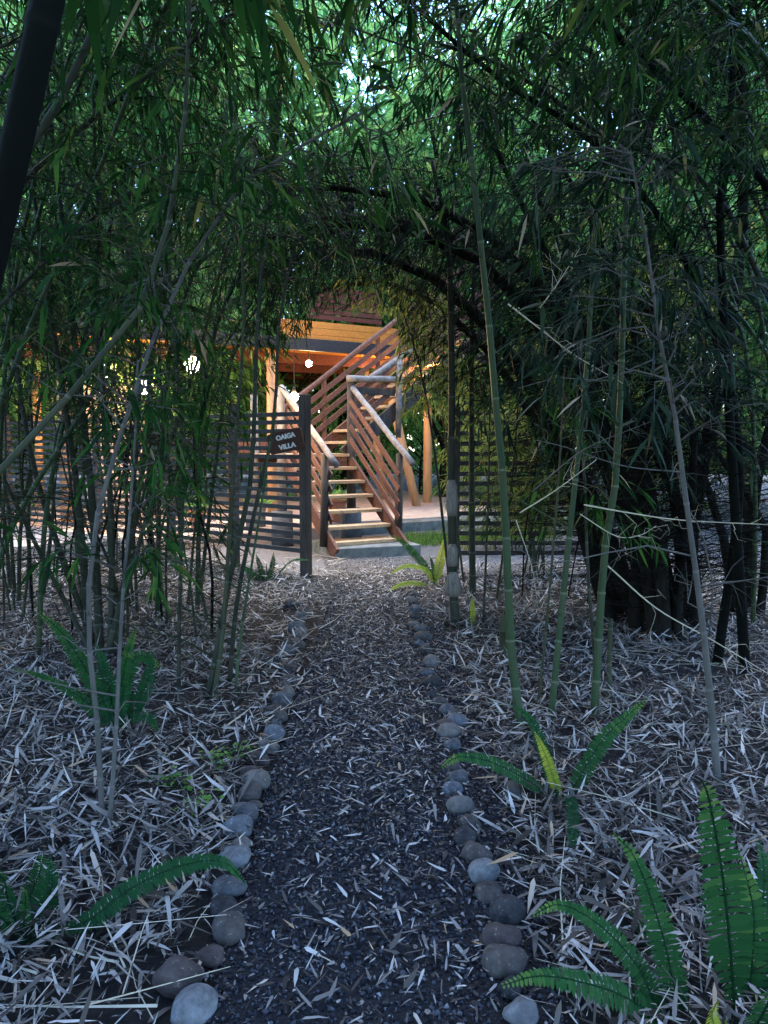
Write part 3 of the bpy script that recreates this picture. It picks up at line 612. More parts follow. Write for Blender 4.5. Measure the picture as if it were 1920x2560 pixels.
fern('yellow green fern at the far end of the right stone border', B0, [
    dict(p=FR((8.1, 8.0), (1070, 1425), (1015, 1362), (977, 1337)), w=.10, face=(0, -.9, .4)),
    dict(p=FR((8.0, 7.8), (1065, 1425), (1015, 1415), (975, 1435)), w=.09, mat='fern_yellow'),
    dict(p=FR((8.0, 7.7), (1060, 1460), (1012, 1458), (970, 1478)), w=.09, mat='fern_yellow'),
    dict(p=FR((8.1, 8.1), (1098, 1413), (1108, 1370), (1113, 1340)), w=.12, mat='fern_yellow', face=(0, -1, .1)),
    dict(p=FR((8.1, 8.2), (1085, 1430), (1078, 1400), (1073, 1388)), w=.05, face=(0, -1, .1))])
B0 = gnd(660, 1462)
fern('small dark fern at the foot of the fence end post', B0, [
    dict(p=FR((8.2, 7.9), (690, 1440), (730, 1402), (776, 1400)), w=.07), dict(p=FR((8.2, 8.2), (680, 1420), (684, 1380)), w=.08, mat='fern_dark', face=(0, -1, .1)),
    dict(p=FR((8.2, 8.2), (655, 1430), (640, 1385)), w=.08, mat='fern_dark', face=(0, -1, .1)), dict(p=FR((8.2, 8.0), (640, 1440), (600, 1410)), w=.08, mat='fern_dark', face=(0, -1, .1))])
B0 = gnd(1183, 1572)
fern('small upright yellowed fern beside the sheathed bamboo stalk', B0, [dict(p=FR((6.3, 6.3), (1182, 1540), (1181, 1490)), w=.055, mat='fern_yellow', face=(0, -1, .1))])
# small clover like weeds
for lab, (px, py) in (('little weed with round leaves by the tan border stones', (545, 1930)), ('little weed midway between grey stems and border', (440, 1985)), ('little weed beside the big grey border stones', (510, 2035)), ('little weed just left of the brown border stones', (595, 1905))):
    p = gnd(px, py); t = thing('small_weed', lab, 'weed', p)
    b = p + rng.normal(0, .05, (26, 3)) * [1, .8, 0] + np.stack([np.zeros(26), np.zeros(26), .04 + .04 * rng.random(26)], 1); d = norm(rng.normal(0, 1, (26, 3)) * [1, 1, .3]); L = .02 + .014 * rng.random(26)
    st_ = np.stack([np.repeat(p[None], 26, 0), (p + b) / 2 + [0, 0, .01], b], 1); V, f = tubes3(st_, np.full(26, .0012), np.full(26, .0008))
    build('stem', V, [f], M['culm'], t); leaf_obj('foliage', M['grass'], t, b, d, L, L * .75, .2 * rng.random(26))

# ------------------------------------------------------------------ bamboo: right side stalks
def stalk(label, pts, r0, r1, name='bamboo_stalk', cat='bamboo', **k):
    t = thing(name, label, cat, (pts[0][0], pts[0][1], 0)); culm(t, pts, r0, r1, **k); return t
def px3(Ys, *pp): return [at(x, y, Y) for (x, y), Y in zip(pp, np.linspace(*Ys, len(pp)))]
stalk('thick green bamboo stalk leaning left, with pale sheath at its base, right of the path', [gnd(1302, 1822)] + px3((4.05, 4.0), (1277, 1600), (1261, 1244), (1236, 966), (1222, 800), (1180, 405), (1155, 200), (1140, 0), (1100, -300)), .025, .009, nb=24, t0=.42, blen=.8, leafL=.14, lm='leaf_grey', inter=.30)
stalk('slim green bamboo stalk bowed slightly to the right beside the thick one', [gnd(1377, 1800)] + px3((4.2, 4.3), (1417, 1400), (1443, 1160), (1466, 940), (1480, 700), (1500, 400), (1540, 100)), .019, .008, nb=24, t0=.4, blen=.8, leafL=.13, lm='leaf_grey', bare=6)
stalk('straight dark green bamboo stalk standing right of the slim one', [gnd(1485, 1790)] + px3((4.25, 4.3), (1510, 1400), (1538, 1210), (1552, 960), (1560, 700), (1575, 300), (1600, 0)), .0235, .010, nb=24, t0=.36, blen=.8, leafL=.13, lm='leaf_grey', bare=8)
stalk('thin black bamboo stem crossing behind the dark green stalk', [gnd(1492, 1700)] + px3((4.6, 4.8), (1480, 1560), (1468, 1400), (1462, 1200), (1440, 950)), .012, .006, cm='culm_dark', nb=8, t0=.5)
stalk('grey bare stem rising from the litter near the large fern', [gnd(1796, 1980)] + px3((3.3, 3.2), (1782, 1805), (1758, 1573), (1737, 1410), (1699, 1133), (1674, 939), (1638, 800), (1612, 560), (1575, 380)), .017, .004, cm='culm_grey', lm='leaf_grey', nb=34, t0=.5, bare=12, blen=.75)
stalk('thin pale twig like stem beside the grey bare stem', [gnd(1765, 1700)] + px3((4.0, 3.6), (1775, 1560), (1782, 1430), (1760, 1350), (1735, 1290)), .006, .003, cm='culm_grey', nb=0)
stalk('cut bamboo stump standing behind the green stalks', [gnd(1523, 1748)] + px3((4.5, 4.5), (1523, 1650), (1527, 1548)), .016, .014, cm='culm_olive', nb=0)
stalk('short broken bamboo stump left of the thick green stalk', [gnd(1262, 1655)] + px3((5.3, 5.3), (1258, 1600), (1258, 1540)), .032, .026, cm='culm_olive', nb=0, name='bamboo_stump')
R7 = stalk('dark bamboo stalk wrapped in torn white sheaths at the right border', [gnd(1140, 1565)] + px3((6.4, 6.5), (1133, 1450), (1128, 1200), (1130, 1022), (1127, 800), (1120, 600), (1080, 400)), .040, .018, cm='culm_dark', nb=26, t0=.45, blen=.9)
for (px, y0, y1, w) in ((1136, 1565, 1510, 1.15), (1134, 1490, 1430, 1.4), (1132, 1415, 1360, 1.1), (1130, 1290, 1200, 1.2)):
    A, B = at(px, y0, 6.38), at(px - 1, y1, 6.38); t = np.linspace(0, 1, 6)[:, None]
    Acc().tube(A * (1 - t) + B * t, .046 * w * np.array([.8, .92, .95, .85, .8, .45]), 9, .10).obj('sheath', M['sheath'], R7, True)
stalk('straight dark bamboo stalk just right of the sheathed one', [gnd(1182, 1492)] + px3((7.6, 7.7), (1180, 1300), (1179, 1000), (1180, 800), (1190, 550), (1160, 300)), .035, .014, cm='culm_dark', nb=24, t0=.45, blen=.9)
stalk('slender dark bamboo stem leaning left over the path beside the stairs', [gnd(1130, 1500)] + px3((7.4, 7.4), (1119, 1410), (1094, 1188), (1070, 1020), (1045, 900), (1000, 760), (940, 620)), .016, .006, cm='culm_dark', lm='leaf_lamplit', nb=70, t0=.35, blen=.55, lpb=24, leafL=.11)
stalk('slender stem with lamp-yellowed leaves hanging in front of the upper stair flight', [gnd(1160, 1460)] + px3((8.3, 8.3), (1140, 1300), (1112, 1080), (1085, 900), (1050, 760), (1000, 660)), .014, .005, cm='culm_olive', lm='leaf_lamplit', nb=80, t0=.4, blen=.55, lpb=26, leafL=.11)
stalk('thin brownish stem between the sheathed stalk and the thick green one', [gnd(1208, 1560)] + px3((6.4, 6.5), (1215, 1400), (1222, 1200), (1225, 1000), (1235, 850)), .011, .006, cm='culm_dark', nb=10, t0=.5)
stalk('olive stem leaning right in front of the right fence', [gnd(1240, 1510)] + px3((7.0, 7.0), (1262, 1350), (1285, 1150), (1300, 950), (1330, 700)), .013, .006, cm='culm_olive', nb=20, t0=.3, blen=.6)
stalk('thin straight olive stem left of the bowed green stalk', [gnd(1345, 1770)] + px3((4.3, 4.3), (1366, 1560), (1385, 1350), (1400, 1150), (1412, 900)), .009, .004, cm='culm_olive', nb=8, t0=.5, blen=.5)

# right dark clump
RB = gnd(1620, 1565)
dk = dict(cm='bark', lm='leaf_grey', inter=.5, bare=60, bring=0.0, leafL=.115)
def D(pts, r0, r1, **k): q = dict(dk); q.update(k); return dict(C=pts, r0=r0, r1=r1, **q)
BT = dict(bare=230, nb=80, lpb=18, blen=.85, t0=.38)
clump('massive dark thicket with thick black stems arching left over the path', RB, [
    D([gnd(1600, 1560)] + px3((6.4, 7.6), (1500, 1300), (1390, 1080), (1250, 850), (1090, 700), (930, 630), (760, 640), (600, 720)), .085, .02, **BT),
    D([gnd(1650, 1570)] + px3((6.3, 6.8), (1560, 1280), (1450, 1000), (1330, 780), (1180, 640), (1000, 570), (820, 560), (620, 610)), .085, .018, **BT),
    D([gnd(1670, 1590)] + px3((6.2, 6.6), (1590, 1300), (1490, 1020), (1400, 800), (1260, 620), (1060, 500), (840, 470), (620, 480)), .075, .016, **BT),
    D([gnd(1560, 1550)] + px3((6.5, 8.2), (1470, 1320), (1380, 1130), (1280, 960), (1150, 800), (1010, 720), (880, 700), (740, 760)), .06, .014, **dict(BT, bare=110, nb=30)),
    D([gnd(1690, 1560)] + px3((6.3, 8.0), (1600, 1150), (1480, 880), (1330, 690), (1130, 590), (920, 540), (700, 560)), .06, .014, **BT),
    D([gnd(1700, 1540)] + px3((6.5, 6.2), (1740, 1250), (1790, 1000), (1850, 650), (1860, 300), (1840, 0)), .07, .03, nb=22, t0=.45, blen=.9, lpb=18),
    D([gnd(1735, 1575)] + px3((6.3, 5.8), (1725, 1350), (1650, 1150), (1570, 1000), (1480, 880), (1390, 800)), .07, .015, nb=36, t0=.4, blen=.8, lpb=18, bare=160),
    D([gnd(1640, 1600)] + px3((6.1, 5.8), (1610, 1350), (1580, 1100), (1530, 850), (1450, 650), (1330, 480)), .065, .014, nb=36, t0=.45, blen=.9, lpb=18, bare=180),
    D([gnd(1660, 1600)] + px3((6.0, 6.4), (1640, 1300), (1560, 1030), (1470, 830), (1370, 640), (1260, 420), (1180, 250)), .06, .012, nb=30, t0=.4, blen=.9, lpb=16, bare=190),
    D([gnd(1710, 1570)] + px3((6.2, 6.2), (1690, 1250), (1620, 950), (1540, 700), (1430, 450), (1330, 300)), .055, .012, nb=30, t0=.4, blen=.9, lpb=16, bare=170),
    D([gnd(1530, 1560)] + px3((6.6, 7.0), (1470, 1380), (1430, 1230), (1360, 1030), (1270, 880)), .065, .02, nb=16, t0=.5, blen=.6, lpb=14, bare=60),
    D([gnd(1690, 1600)] + px3((6.1, 5.2), (1700, 1400), (1740, 1150), (1680, 900), (1600, 750)), .05, .015, nb=36, t0=.35, blen=.9, lpb=18, bare=120),
    D([gnd(1590, 1580)] + px3((6.3, 6.3), (1600, 1300), (1620, 1000), (1640, 800), (1620, 500)), .07, .02, nb=34, t0=.4, blen=.8, lpb=20, bare=80),
])
clump('dark many stemmed shrub at the right edge with forked black trunks', gnd(1880, 1540), [
    D([gnd(1860, 1530)] + px3((6.8, 6.6), (1870, 1350), (1890, 1200), (1930, 1050), (1990, 850)), .07, .03, nb=18, t0=.5, blen=.8, lpb=16),
    D([gnd(1840, 1540)] + px3((6.7, 6.4), (1800, 1300), (1760, 1200), (1740, 1100), (1700, 1000)), .05, .015, nb=18, t0=.5, blen=.7, lpb=16),
    D([gnd(1900, 1540)] + px3((6.7, 6.2), (1910, 1300), (1800, 1150), (1770, 1050), (1760, 850)), .04, .012, nb=20, t0=.5, blen=.7, lpb=16),
])
# long stems slanting up to the left across the top right
clump('bamboo with long black stems slanting up leftwards across the top right', (2.9, 4.4), [
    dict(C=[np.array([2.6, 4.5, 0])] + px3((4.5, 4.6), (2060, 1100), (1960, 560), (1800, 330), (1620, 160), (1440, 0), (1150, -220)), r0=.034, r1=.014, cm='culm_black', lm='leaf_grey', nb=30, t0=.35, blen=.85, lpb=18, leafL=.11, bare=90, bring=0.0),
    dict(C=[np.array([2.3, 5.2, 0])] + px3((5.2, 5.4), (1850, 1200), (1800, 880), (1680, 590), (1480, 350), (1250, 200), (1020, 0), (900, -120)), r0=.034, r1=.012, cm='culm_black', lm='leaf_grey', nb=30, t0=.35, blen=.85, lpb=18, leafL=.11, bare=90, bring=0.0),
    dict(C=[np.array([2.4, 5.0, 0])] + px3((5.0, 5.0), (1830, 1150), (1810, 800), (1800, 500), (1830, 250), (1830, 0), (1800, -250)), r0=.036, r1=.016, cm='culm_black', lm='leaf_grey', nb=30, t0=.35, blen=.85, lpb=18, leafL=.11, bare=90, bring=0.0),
    dict(C=[np.array([2.7, 4.9, 0])] + px3((5.0, 5.4), (1990, 1000), (1900, 700), (1760, 450), (1510, 340), (1290, 180), (1100, 110)), r0=.03, r1=.010, cm='culm_dark', nb=70, t0=.35, blen=.9, lpb=22),
    dict(C=[np.array([2.6, 4.2, 0])] + px3((4.2, 3.8), (2100, 1000), (2060, 500), (1960, 200), (1700, -60), (1400, -250)), r0=.03, r1=.010, nb=70, t0=.35, blen=.8, lpb=22),
])
FN = dict(cm='culm_dark', r0=.018, r1=.006, nb=24, blen=.7, lpb=18, t0=.35, leafL=.10)
FL = dict(r0=.02, r1=.006, nb=28, blen=.8, lpb=20, t0=.42, leafL=.11, bare=18, bring=.1)
clump('green bamboo clump at the right edge behind the large fern', (3.0, 3.0), ring_of((2.9, 3.0), 4, .2, 4.6, 1.6, 60, 200, **FN))
clump('bushy clump of thin bamboo coloured lamp yellow in front of the right fence', gnd(1335, 1440), ring_of(gnd(1335, 1440), 12, .10, 2.9, .9, 0, 360, cm='culm_olive', lm='leaf_lamplit', r0=.010, r1=.004, nb=26, blen=.4, lpb=22, leafL=.10, t0=.2))
clump('tall bamboo clump rising beyond the right fence', (4.0, 11.6), ring_of((4.0, 11.6), 10, .4, 6.0, 1.9, 0, 360, lm='leaf_lamplit', r0=.02, r1=.006, nb=60, blen=.9, lpb=22, t0=.15))

clump('low bamboo bush coloured lamp yellow behind the right fence', (1.75, 10.9), ring_of((1.75, 10.9), 12, .25, 2.6, .8, 0, 360, cm='culm_olive', lm='leaf_lamplit', r0=.010, r1=.004, nb=34, blen=.5, lpb=22, leafL=.11, t0=.1))  # its lamp glow is put into the leaf colour
# ------------------------------------------------------------------ bamboo: left side
GY = dict(cm='culm_grey', lm='leaf', blen=.6, lpb=20)
stalk('pale grey twisted stem rising left of the path near the tall fern', [gnd(257, 2080)] + px3((2.95, 3.0), (243, 1805), (220, 1574), (228, 1400), (250, 1258), (300, 1090), (338, 985), (401, 795), (439, 732), (557, 500), (752, 365), (950, 260)), .0115, .005, nb=34, t0=.5, bare=10, **GY)
stalk('thin pale stem close beside the twisted grey one', [gnd(272, 2092)] + px3((2.95, 3.3), (295, 1747), (300, 1573), (315, 1400), (335, 1150), (345, 900)), .0095, .004, nb=14, t0=.5, bare=6, **GY)
stalk('long thin grey green stem slanting steeply right across the left bamboo', [np.array([-2.1, 2.3, 0])] + px3((2.3, 2.9), (-150, 1420), (0, 1154), (139, 1027), (338, 787), (401, 648), (457, 347), (470, 100), (480, -100)), .014, .006, cm='culm_olive', nb=36, t0=.4, blen=.6)
big = stalk('very thick dark bamboo stalk close by at the top left', [np.array([-.95, 1.05, 0])] + px3((1.05, 1.0), (-130, 1300), (-55, 800), (5, 560), (58, 290), (122, 0), (190, -260), (260, -600)), .022, .019, cm='culm_black', nb=16, t0=.55, blen=.55, leafL=.15, away=(.3, .9, 0), inter=.30)
LB = gnd(262, 1635)
dl = dict(cm='culm_dark', lm='leaf', bare=36, bring=.05, leafL=.105, nb=20, blen=.7, lpb=20, t0=.45)
def E(pts, r0=.024, r1=.008, **k): q = dict(dl); q.update(k); return dict(C=pts, r0=r0, r1=r1, **q)
clump('dense clump of dark bamboo stems fanning out at the left', LB, [
    E([gnd(250, 1632)] + px3((5.6, 5.5), (240, 1400), (224, 1175), (198, 964), (177, 753), (160, 584), (130, 350), (110, 100)), .032, .012),
    E([gnd(225, 1625)] + px3((5.6, 5.3), (205, 1350), (181, 1133), (139, 859), (114, 711), (97, 584), (60, 300)), .03, .010),
    E([gnd(275, 1640)] + px3((5.5, 5.4), (280, 1400), (270, 1133), (249, 880), (232, 753), (250, 605), (240, 450), (230, 150)), .024, .009),
    E([gnd(290, 1630)] + px3((5.6, 5.9), (320, 1380), (360, 1150), (380, 900), (390, 650), (420, 350)), .024, .009, cm='culm_olive'),
    E([gnd(240, 1620)] + px3((5.7, 6.0), (150, 1380), (80, 1150), (40, 900), (20, 650), (30, 300)), .026, .009),
    E([gnd(280, 1620)] + px3((5.7, 6.2), (350, 1350), (430, 1100), (500, 880), (560, 640), (650, 400)), .02, .007, cm='culm_olive'),
    E([gnd(265, 1650)] + px3((5.5, 5.0), (310, 1450), (335, 1200), (350, 950), (330, 700), (280, 400)), .02, .007),
    E([gnd(235, 1645)] + px3((5.5, 4.8), (150, 1480), (60, 1300), (-30, 1100), (-100, 800)), .02, .007),
])
clump('leaning dark bamboo left of the path whose tops tangle into the arch', (-1.9, 6.8), [
    E([np.array([-1.7, 6.9, 0])] + px3((6.9, 7.6), (500, 1200), (520, 900), (600, 690), (740, 580), (900, 540), (1080, 560)), .022, .008, t0=.5, bare=70, bring=0.0),
    E([np.array([-2.0, 6.7, 0])] + px3((6.7, 7.2), (400, 1200), (430, 850), (520, 620), (680, 470), (880, 420), (1080, 430)), .022, .008, t0=.5, bare=70, bring=0.0),
    E([np.array([-1.8, 7.4, 0])] + px3((7.4, 8.2), (540, 1150), (580, 900), (660, 740), (770, 660), (900, 640), (1000, 670)), .020, .007, t0=.5, bare=60, bring=0.0)])
clump('small group of dark bamboo stems leaning right midway along the left border', gnd(545, 1730), [
    E([gnd(521, 1742)] + px3((4.6, 4.9), (552, 1570), (579, 1420), (622, 1234), (636, 1041), (641, 848), (660, 600), (690, 350)), .02, .007, nb=50, t0=.42),
    E([gnd(573, 1714)] + px3((4.7, 5.1), (593, 1499), (646, 1234), (689, 1041), (692, 848), (740, 600), (820, 400)), .016, .006, nb=50, t0=.42),
    E([gnd(588, 1742)] + px3((4.6, 4.6), (600, 1600), (628, 1420), (655, 1250), (690, 1000)), .010, .005, nb=14, t0=.5, cm='culm'),
    E([gnd(535, 1745)] + px3((4.6, 4.4), (560, 1550), (575, 1300), (592, 1050), (610, 800), (600, 500)), .016, .006, nb=50, t0=.4, cm='culm_olive'),
])
stalk('thin straight dark stem standing apart left of the small group', [gnd(446, 1726)] + px3((4.7, 4.8), (448, 1560), (452, 1400), (458, 1150), (440, 900), (420, 600), (400, 300)), .013, .005, cm='culm_dark', nb=44, t0=.38, blen=.6)
clump('loose clump of thin olive bamboo stems in front of the left fence', (-2.1, 7.4), ring_of((-2.1, 7.3), 11, .35, 4.4, 1.4, -60, 300, cm='culm_olive', lm='leaf', r0=.015, r1=.005, nb=24, blen=.55, lpb=20, t0=.45, bare=12))
clump('dark bamboo clump at the far left in front of the fence', (-3.9, 7.2), ring_of((-3.9, 7.2), 10, .35, 5.2, 1.8, -80, 280, cm='culm_dark', r0=.02, r1=.006, nb=26, blen=.8, lpb=20, t0=.45, bare=14))
clump('bamboo clump at the left edge of the view beyond the dark fern', (-3.0, 4.1), ring_of((-3.0, 4.1), 6, .25, 5.0, 1.9, -60, 100, cm='culm_dark', **FL))
clump('near bamboo clump at the left arching its leaves over the path', (-2.4, 2.2), ring_of((-2.4, 2.3), 4, .25, 5.0, 2.5, -30, 75, **FN))
clump('leafy bamboo clump beyond the left fence beside the villa', (-4.2, 13.6), ring_of((-4.2, 14.4), 8, .4, 6.0, 2.0, 0, 360, lm='leaf_bright', r0=.02, r1=.006, nb=50, blen=.9, lpb=20, t0=.3))
def thin_group(label, c, n, sp, h):
    cs = []
    for i in range(n):
        b = np.array(c) + rng.normal(0, sp, 2); a_ = rng.uniform(0, 360)
        cs.append(dict(C=arch(b, a_, .25 + .9 * rng.random(), h * (.7 + .5 * rng.random()), 1.3, 0, .10), r0=.007 + .007 * rng.random(), r1=.004, cm=('culm_dark', 'culm_olive', 'culm_black')[i % 3], nb=6, blen=.5, lpb=18, leafL=.10, t0=.55, bare=18, bring=.15))
    clump(label, (c[0], c[1]), cs)
thin_group('group of thin straight dark stems in the litter near the left border stones', (-1.75, 6.1), 11, .28, 3.6)
thin_group('group of thin straight dark stems between the fern and the left fence', (-2.75, 6.3), 12, .35, 3.8)
thin_group('group of thin straight dark stems at the left edge of the litter', (-3.5, 5.6), 11, .35, 3.8)
thin_group('group of thin straight stems close in front of the left fence posts', (-3.0, 8.4), 12, .4, 3.6)
thin_group('group of thin straight dark stems between the green stalks and the right fence', (1.75, 7.3), 9, .3, 3.6)
# canopy clumps beside and behind the camera, added to darken the path
clump('tall bamboo clump right beside the viewpoint arching over the path', (2.4, .8), ring_of((2.3, .9), 7, .3, 5.8, 3.0, 80, 200, **FN))
clump('tall unseen bamboo clump added behind the viewpoint on the left', (-2.6, -.6), ring_of((-2.6, -.4), 7, .3, 6.0, 3.4, -20, 80, **FN))
clump('tall bamboo clump arching from the left over the middle of the path', (-2.9, 5.6), ring_of((-2.9, 5.4), 6, .3, 6.4, 3.4, -40, 50, **FL))
clump('tall bamboo clump arching from the right over the middle of the path', (3.3, 6.0), ring_of((3.3, 6.0), 4, .3, 6.6, 3.4, 150, 230, **FL))

clump('unseen bamboo clump added behind the viewpoint on the right', (2.0, -2.2), ring_of((2.0, -2.2), 8, .4, 6.2, 3.2, 60, 200, **FL))  # these clumps are added to block light from behind and beside the camera
clump('unseen bamboo clump added far behind the viewpoint', (-.6, -4.2), ring_of((-.6, -4.2), 10, .7, 6.0, 2.4, 0, 180, **FL))
clump('unseen bamboo clump added behind the viewpoint further left', (-3.8, -2.5), ring_of((-3.8, -2.5), 9, .4, 6.2, 3.0, -20, 110, **FL))
clump('bamboo clump added for shade far right of the viewpoint', (4.6, .6), ring_of((4.6, .6), 9, .4, 6.4, 2.8, 90, 230, **FL))
clump('bamboo clump added for shade far left of the viewpoint', (-4.8, 1.6), ring_of((-4.8, 1.6), 9, .4, 6.4, 2.8, -50, 80, **FL))
CN = dict(r0=.03, r1=.008, nb=70, blen=1.3, lpb=30, t0=.60, leafL=.17, cm='culm_dark')  # mostly unseen crowns added overhead to keep sun off the path
for lab, b, a0, a1 in (('towering bamboo clump added for shade outside the view at the near left', (-3.4, -1.5), -50, 60), ('towering bamboo clump added for shade outside the view at the near right', (3.4, -1.8), 120, 230), ('towering bamboo clump added for shade left of the viewpoint', (-3.3, 1.2), -50, 50), ('towering bamboo clump added for shade right of the viewpoint', (3.5, 1.6), 130, 230),
                       ('towering bamboo clump added to shade the left of the path', (-3.7, 3.4), -50, 50), ('towering bamboo clump added to shade the right of the path', (3.9, 4.4), 130, 230), ('towering bamboo clump added to shade the path near the left fence', (-4.3, 5.9), -60, 40), ('towering bamboo clump added to shade the path near the right fence', (4.4, 6.6), 140, 230)):
    clump(lab, b, ring_of(b, 7, .35, 7.6, 3.6, a0, a1, **dict(CN, t0=.60 if b[1] < 4 else .72)))
# dry broken twigs hanging on the right
def twig(label, *pts, r=.004, cm='culm_dry'):
    P = spline([at(*p) for p in pts], 6); t = thing('dry_branch', label, 'branch', P[0])
    a = Acc().tube(P, np.linspace(r, r * .4, len(P)), 6)
    S = sprigs(P, .2, 1, 7, .25, 4, .09, .1, .8); V, f = tubes3(S['P'], np.full(len(S['P']), r * .4), np.full(len(S['P']), .0006)); a.add(V, [f]); a.obj('stem', M[cm], t, True, vert_attr={'ring': rng.random(a.n) * .5})
twig('long pale yellow dry branch lying level across the right stalks', (1460, 1262, 3.9), (1560, 1280, 3.8), (1700, 1300, 3.7), (1925, 1312, 3.5), r=.0045)
twig('white dry twig slanting up between the thick and slim green stalks', (1300, 1282, 4.0), (1390, 1225, 3.9), (1490, 1150, 3.9))
twig('bent dry twig sagging beside the dark green stalk', (1450, 1285, 4.1), (1540, 1340, 4.0), (1600, 1338, 4.0), (1640, 1315, 4.0), r=.003)
twig('dry branch falling from the dark thicket towards the right edge', (1520, 1415, 4.2), (1640, 1520, 4.0), (1780, 1600, 3.8), (1930, 1690, 3.6), r=.0045)
twig('thin pale twig dropping straight beside the thick green stalk', (1290, 1300, 4.4), (1330, 1420, 4.4), (1345, 1520, 4.5), r=.003)
twig('yellowish dry twig slanting down right under the thicket', (1270, 760, 3.6), (1360, 830, 3.6), (1440, 890, 3.6), (1560, 960, 3.6))
twig('brown dry twig crossing the dark thicket upward to the right', (1350, 770, 3.4), (1400, 700, 3.4), (1450, 620, 3.4), r=.003)
twig('pale twig pointing left out of the thicket', (1700, 1180, 3.6), (1560, 1165, 3.5), (1420, 1120, 3.5), (1340, 1100, 3.5), r=.0035, cm='culm_grey')
twig('grey twig curving up from the bowed green stalk', (1330, 1230, 3.8), (1450, 1130, 3.7), (1560, 1080, 3.7), (1640, 1050, 3.7), r=.0035, cm='culm_grey')

# ------------------------------------------------------------------ background trees and shrubs
def tree(label, base, h, rad, n, mat='leaf_bright', ls=.16, low=.15, name='tree'):
    t = thing(name, label, name.replace('_', ' ').replace('leafy ', ''), (base[0], base[1], 0), 'trees beyond the villa clearing' if name == 'tree' else 'shrubs round the clearing')
    b = np.array([base[0], base[1], 0.]); a = Acc(); top = b + [rng.normal(0, .3), rng.normal(0, .3), h * .8]
    a.tube(spline([b, b * .6 + top * .4 + rng.normal(0, .12, 3) * [1, 1, 0], top], 5), np.linspace(.02 * h, .006 * h, 11), 8)
    cl = []
    for i in range(26):
        z = low + (1 - low) * rng.random(); q = rad * math.sqrt(max(.12, 1 - (abs(z - .55) / .55) ** 2)) * (.35 + .75 * rng.random()); az = rng.random() * 6.28
        c = b + [q * math.cos(az), q * math.sin(az), h * z]; cl.append(c)
        s0 = b + (top - b) * max(.1, min(.95, z - .12)); a.tube(np.stack([s0, (s0 + c) / 2 + [0, 0, .1], c]), [.006 * h, .004 * h, .002 * h], 5)
    a.obj('trunk', M['bark'], t, True)
    cl = np.array(cl); i = rng.integers(0, len(cl), n); v = norm(rng.normal(size=(n, 3))) * (rng.random(n) ** .5)[:, None] * rad * .42 * [1, 1, .75]
    p = cl[i] + v; d = norm(norm(v) + rng.normal(0, .6, (n, 3)) + [0, 0, -.3]); L = ls * (.6 + .8 * rng.random(n))
    leaf_obj('crown', M[mat], t, p, d, L, L * .3, .3 * rng.random(n)); return t
TR = [('tall bright green tree behind the villa on the left', (-6, 20), 11, 3.4, 'leaf_bright'), ('tall leafy tree rising straight behind the staircase', (-1.2, 23), 13, 3.8, 'leaf_bright'), ('tall tree right of the villa roof', (4, 22), 12, 3.6, 'leaf_bright'), ('broad tree beyond the right clearing', (9, 19), 11, 3.8, 'leaf_bright'),
      ('tree at the far left beyond the fence', (-11, 18), 10, 3.6, 'leaf_bright'), ('high background tree left of the centre', (-4.5, 29), 16, 4.4, 'leaf'), ('high background tree right of the centre', (3.5, 31), 16, 4.4, 'leaf'), ('high background tree at the right', (10, 29), 15, 4.4, 'leaf'), ('high background tree at the far left', (-13, 28), 15, 4.4, 'leaf'),
      ('leafy tree at the right edge lit pale green', (8.5, 13.5), 8, 2.6, 'leaf_bright'), ('leafy tree at the left edge near the fence end', (-8.2, 12.5), 9, 2.6, 'leaf_bright'), ('farthest tree in the middle gap', (0, 38), 17, 5, 'leaf'), ('tree far out on the right', (16, 24), 13, 4.2, 'leaf'), ('tree far out on the left', (-18, 22), 13, 4.2, 'leaf')]
TR += [('tall slim leafy tree just beyond the left end of the fence', (-5.2, 16.5), 11, 2.8, 'leaf_bright'), ('tall leafy tree over the villa deck on the left', (-2.6, 19), 12, 3.0, 'leaf_bright'), ('tall leafy tree over the upper stair flight', (1.6, 19.5), 12, 3.0, 'leaf_bright'), ('tall leafy tree right of the upper stair flight', (5.0, 16.0), 11, 3.0, 'leaf_bright'), ('tall leafy tree above the right clearing', (7.6, 16.0), 11.5, 3.2, 'leaf_bright'), ('tall leafy tree behind the left bamboo', (-8.0, 17.0), 11.5, 3.2, 'leaf_bright'), ('tall far tree between two crowns left of the middle', (-2.4, 33), 19, 5, 'leaf_bright'), ('tall far tree between two crowns right of the middle', (7, 35), 20, 5.5, 'leaf_bright'), ('tall far tree on the left horizon', (-9, 33), 20, 5.5, 'leaf_bright')]
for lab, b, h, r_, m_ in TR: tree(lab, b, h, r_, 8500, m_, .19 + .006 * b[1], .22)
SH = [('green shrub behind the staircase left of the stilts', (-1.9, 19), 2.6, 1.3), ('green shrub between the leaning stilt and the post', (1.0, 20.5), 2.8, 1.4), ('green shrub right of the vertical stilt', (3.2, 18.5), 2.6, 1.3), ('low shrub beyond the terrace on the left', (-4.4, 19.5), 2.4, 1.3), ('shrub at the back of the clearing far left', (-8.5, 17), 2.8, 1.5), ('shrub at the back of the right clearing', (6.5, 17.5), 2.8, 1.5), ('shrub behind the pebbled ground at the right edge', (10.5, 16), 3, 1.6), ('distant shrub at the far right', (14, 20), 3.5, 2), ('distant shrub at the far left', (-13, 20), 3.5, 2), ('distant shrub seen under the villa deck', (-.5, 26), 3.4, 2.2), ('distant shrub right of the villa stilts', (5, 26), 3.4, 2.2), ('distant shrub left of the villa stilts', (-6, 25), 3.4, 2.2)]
for lab, b, h, r_ in SH: tree(lab, b, h, r_, 3500, 'leaf_bright', .12, .1, 'leafy_shrub')

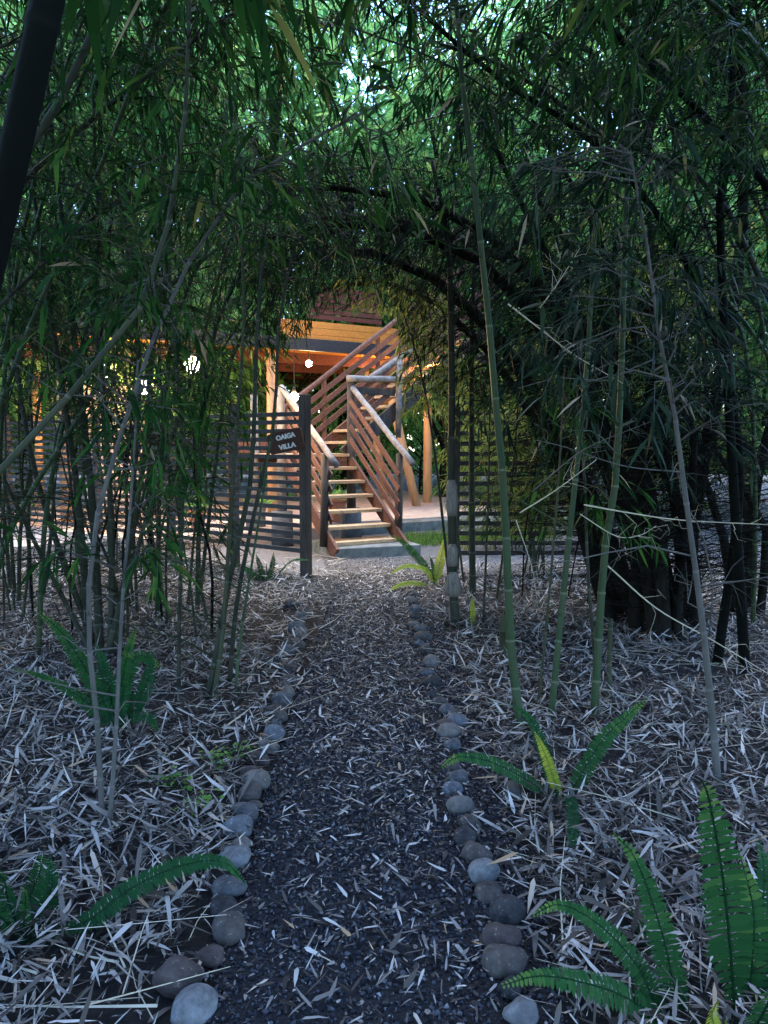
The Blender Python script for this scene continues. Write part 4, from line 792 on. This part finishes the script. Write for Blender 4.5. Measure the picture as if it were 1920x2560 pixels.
# far wood closing the horizon
n = 60000; az = rng.uniform(-1.2, 1.2, n); rr = 44 + 7 * rng.random(n); hh = 6.5 + 2.5 * np.sin(az * 9) + 2.5 * np.sin(az * 23 + 1)
p = np.stack([rr * np.sin(az), rr * np.cos(az), hh * rng.random(n) ** .8], 1); d = norm(rng.normal(0, 1, (n, 3)) + [0, 0, -.4]); L = .5 + .5 * rng.random(n)
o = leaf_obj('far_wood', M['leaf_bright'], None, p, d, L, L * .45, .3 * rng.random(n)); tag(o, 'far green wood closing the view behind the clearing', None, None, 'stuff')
# grass beside the terrace
n = 14000; reg = rng.random(n)
x = np.where(reg < .35, .25 + 2.4 * rng.random(n), np.where(reg < .7, -1 + 9 * rng.random(n), -6 + 4.2 * rng.random(n))); y = np.where(reg < .35, 11.0 + .42 * x + 1.15 * rng.random(n), np.where(reg < .7, 17.5 + 5 * rng.random(n), 12.2 + 1.2 * rng.random(n)))
b = np.stack([x, y, np.full(n, .006)], 1); d = norm(rng.normal(0, .45, (n, 3)) + [0, 0, 1]); L = .06 + .14 * rng.random(n)
o = leaf_obj('grass', M['grass'], None, b, d, L, L * .07, .4 * rng.random(n)); tag(o, 'short green grass growing round the terrace', None, None, 'stuff')

# ------------------------------------------------------------------ light, camera, render
SUN_EL, SUN_AZ = math.radians(74), math.radians(12)
w = bpy.data.worlds.new('World'); sc.world = w; w.use_nodes = True; t = w.node_tree; t.nodes.clear()
sky = mk(t, 'ShaderNodeTexSky', sky_type='NISHITA', sun_disc=False, sun_elevation=SUN_EL, sun_rotation=SUN_AZ, ozone_density=8.0, dust_density=.3, air_density=1.2); bg = mk(t, 'ShaderNodeBackground', Strength=.15); out = mk(t, 'ShaderNodeOutputWorld')
t.links.new(sky.outputs[0], bg.inputs[0]); t.links.new(bg.outputs[0], out.inputs[0])
ld = bpy.data.lights.new('sun', 'SUN'); ld.energy = 1.0; ld.angle = math.radians(50); ld.color = (1, .97, .90)
lo = bpy.data.objects.new('sun', ld); COL.objects.link(lo)
sd = Vector((math.sin(SUN_AZ) * math.cos(SUN_EL), math.cos(SUN_AZ) * math.cos(SUN_EL), math.sin(SUN_EL)))
lo.rotation_euler = sd.to_track_quat('Z', 'Y').to_euler()
cd = bpy.data.cameras.new('camera'); co = bpy.data.objects.new('camera', cd); COL.objects.link(co)
cd.sensor_fit = 'VERTICAL'; cd.sensor_height = 36; cd.sensor_width = 27; cd.lens = 36 * F / 2560; cd.clip_start = .05; cd.clip_end = 400
co.location = (0, 0, CAMZ); co.rotation_euler = (math.pi / 2 + PITCH, 0, 0); sc.camera = co
sc.view_settings.view_transform = 'Standard'; sc.view_settings.look = 'None'; sc.view_settings.exposure = 3.35; sc.view_settings.gamma = 1.0
cy = sc.cycles; cy.max_bounces = 5; cy.diffuse_bounces = 3; cy.transmission_bounces = 4; cy.transparent_max_bounces = 4; cy.glossy_bounces = 2
cy.caustics_reflective = False; cy.caustics_refractive = False; cy.use_denoising = True; cy.sample_clamp_indirect = 6
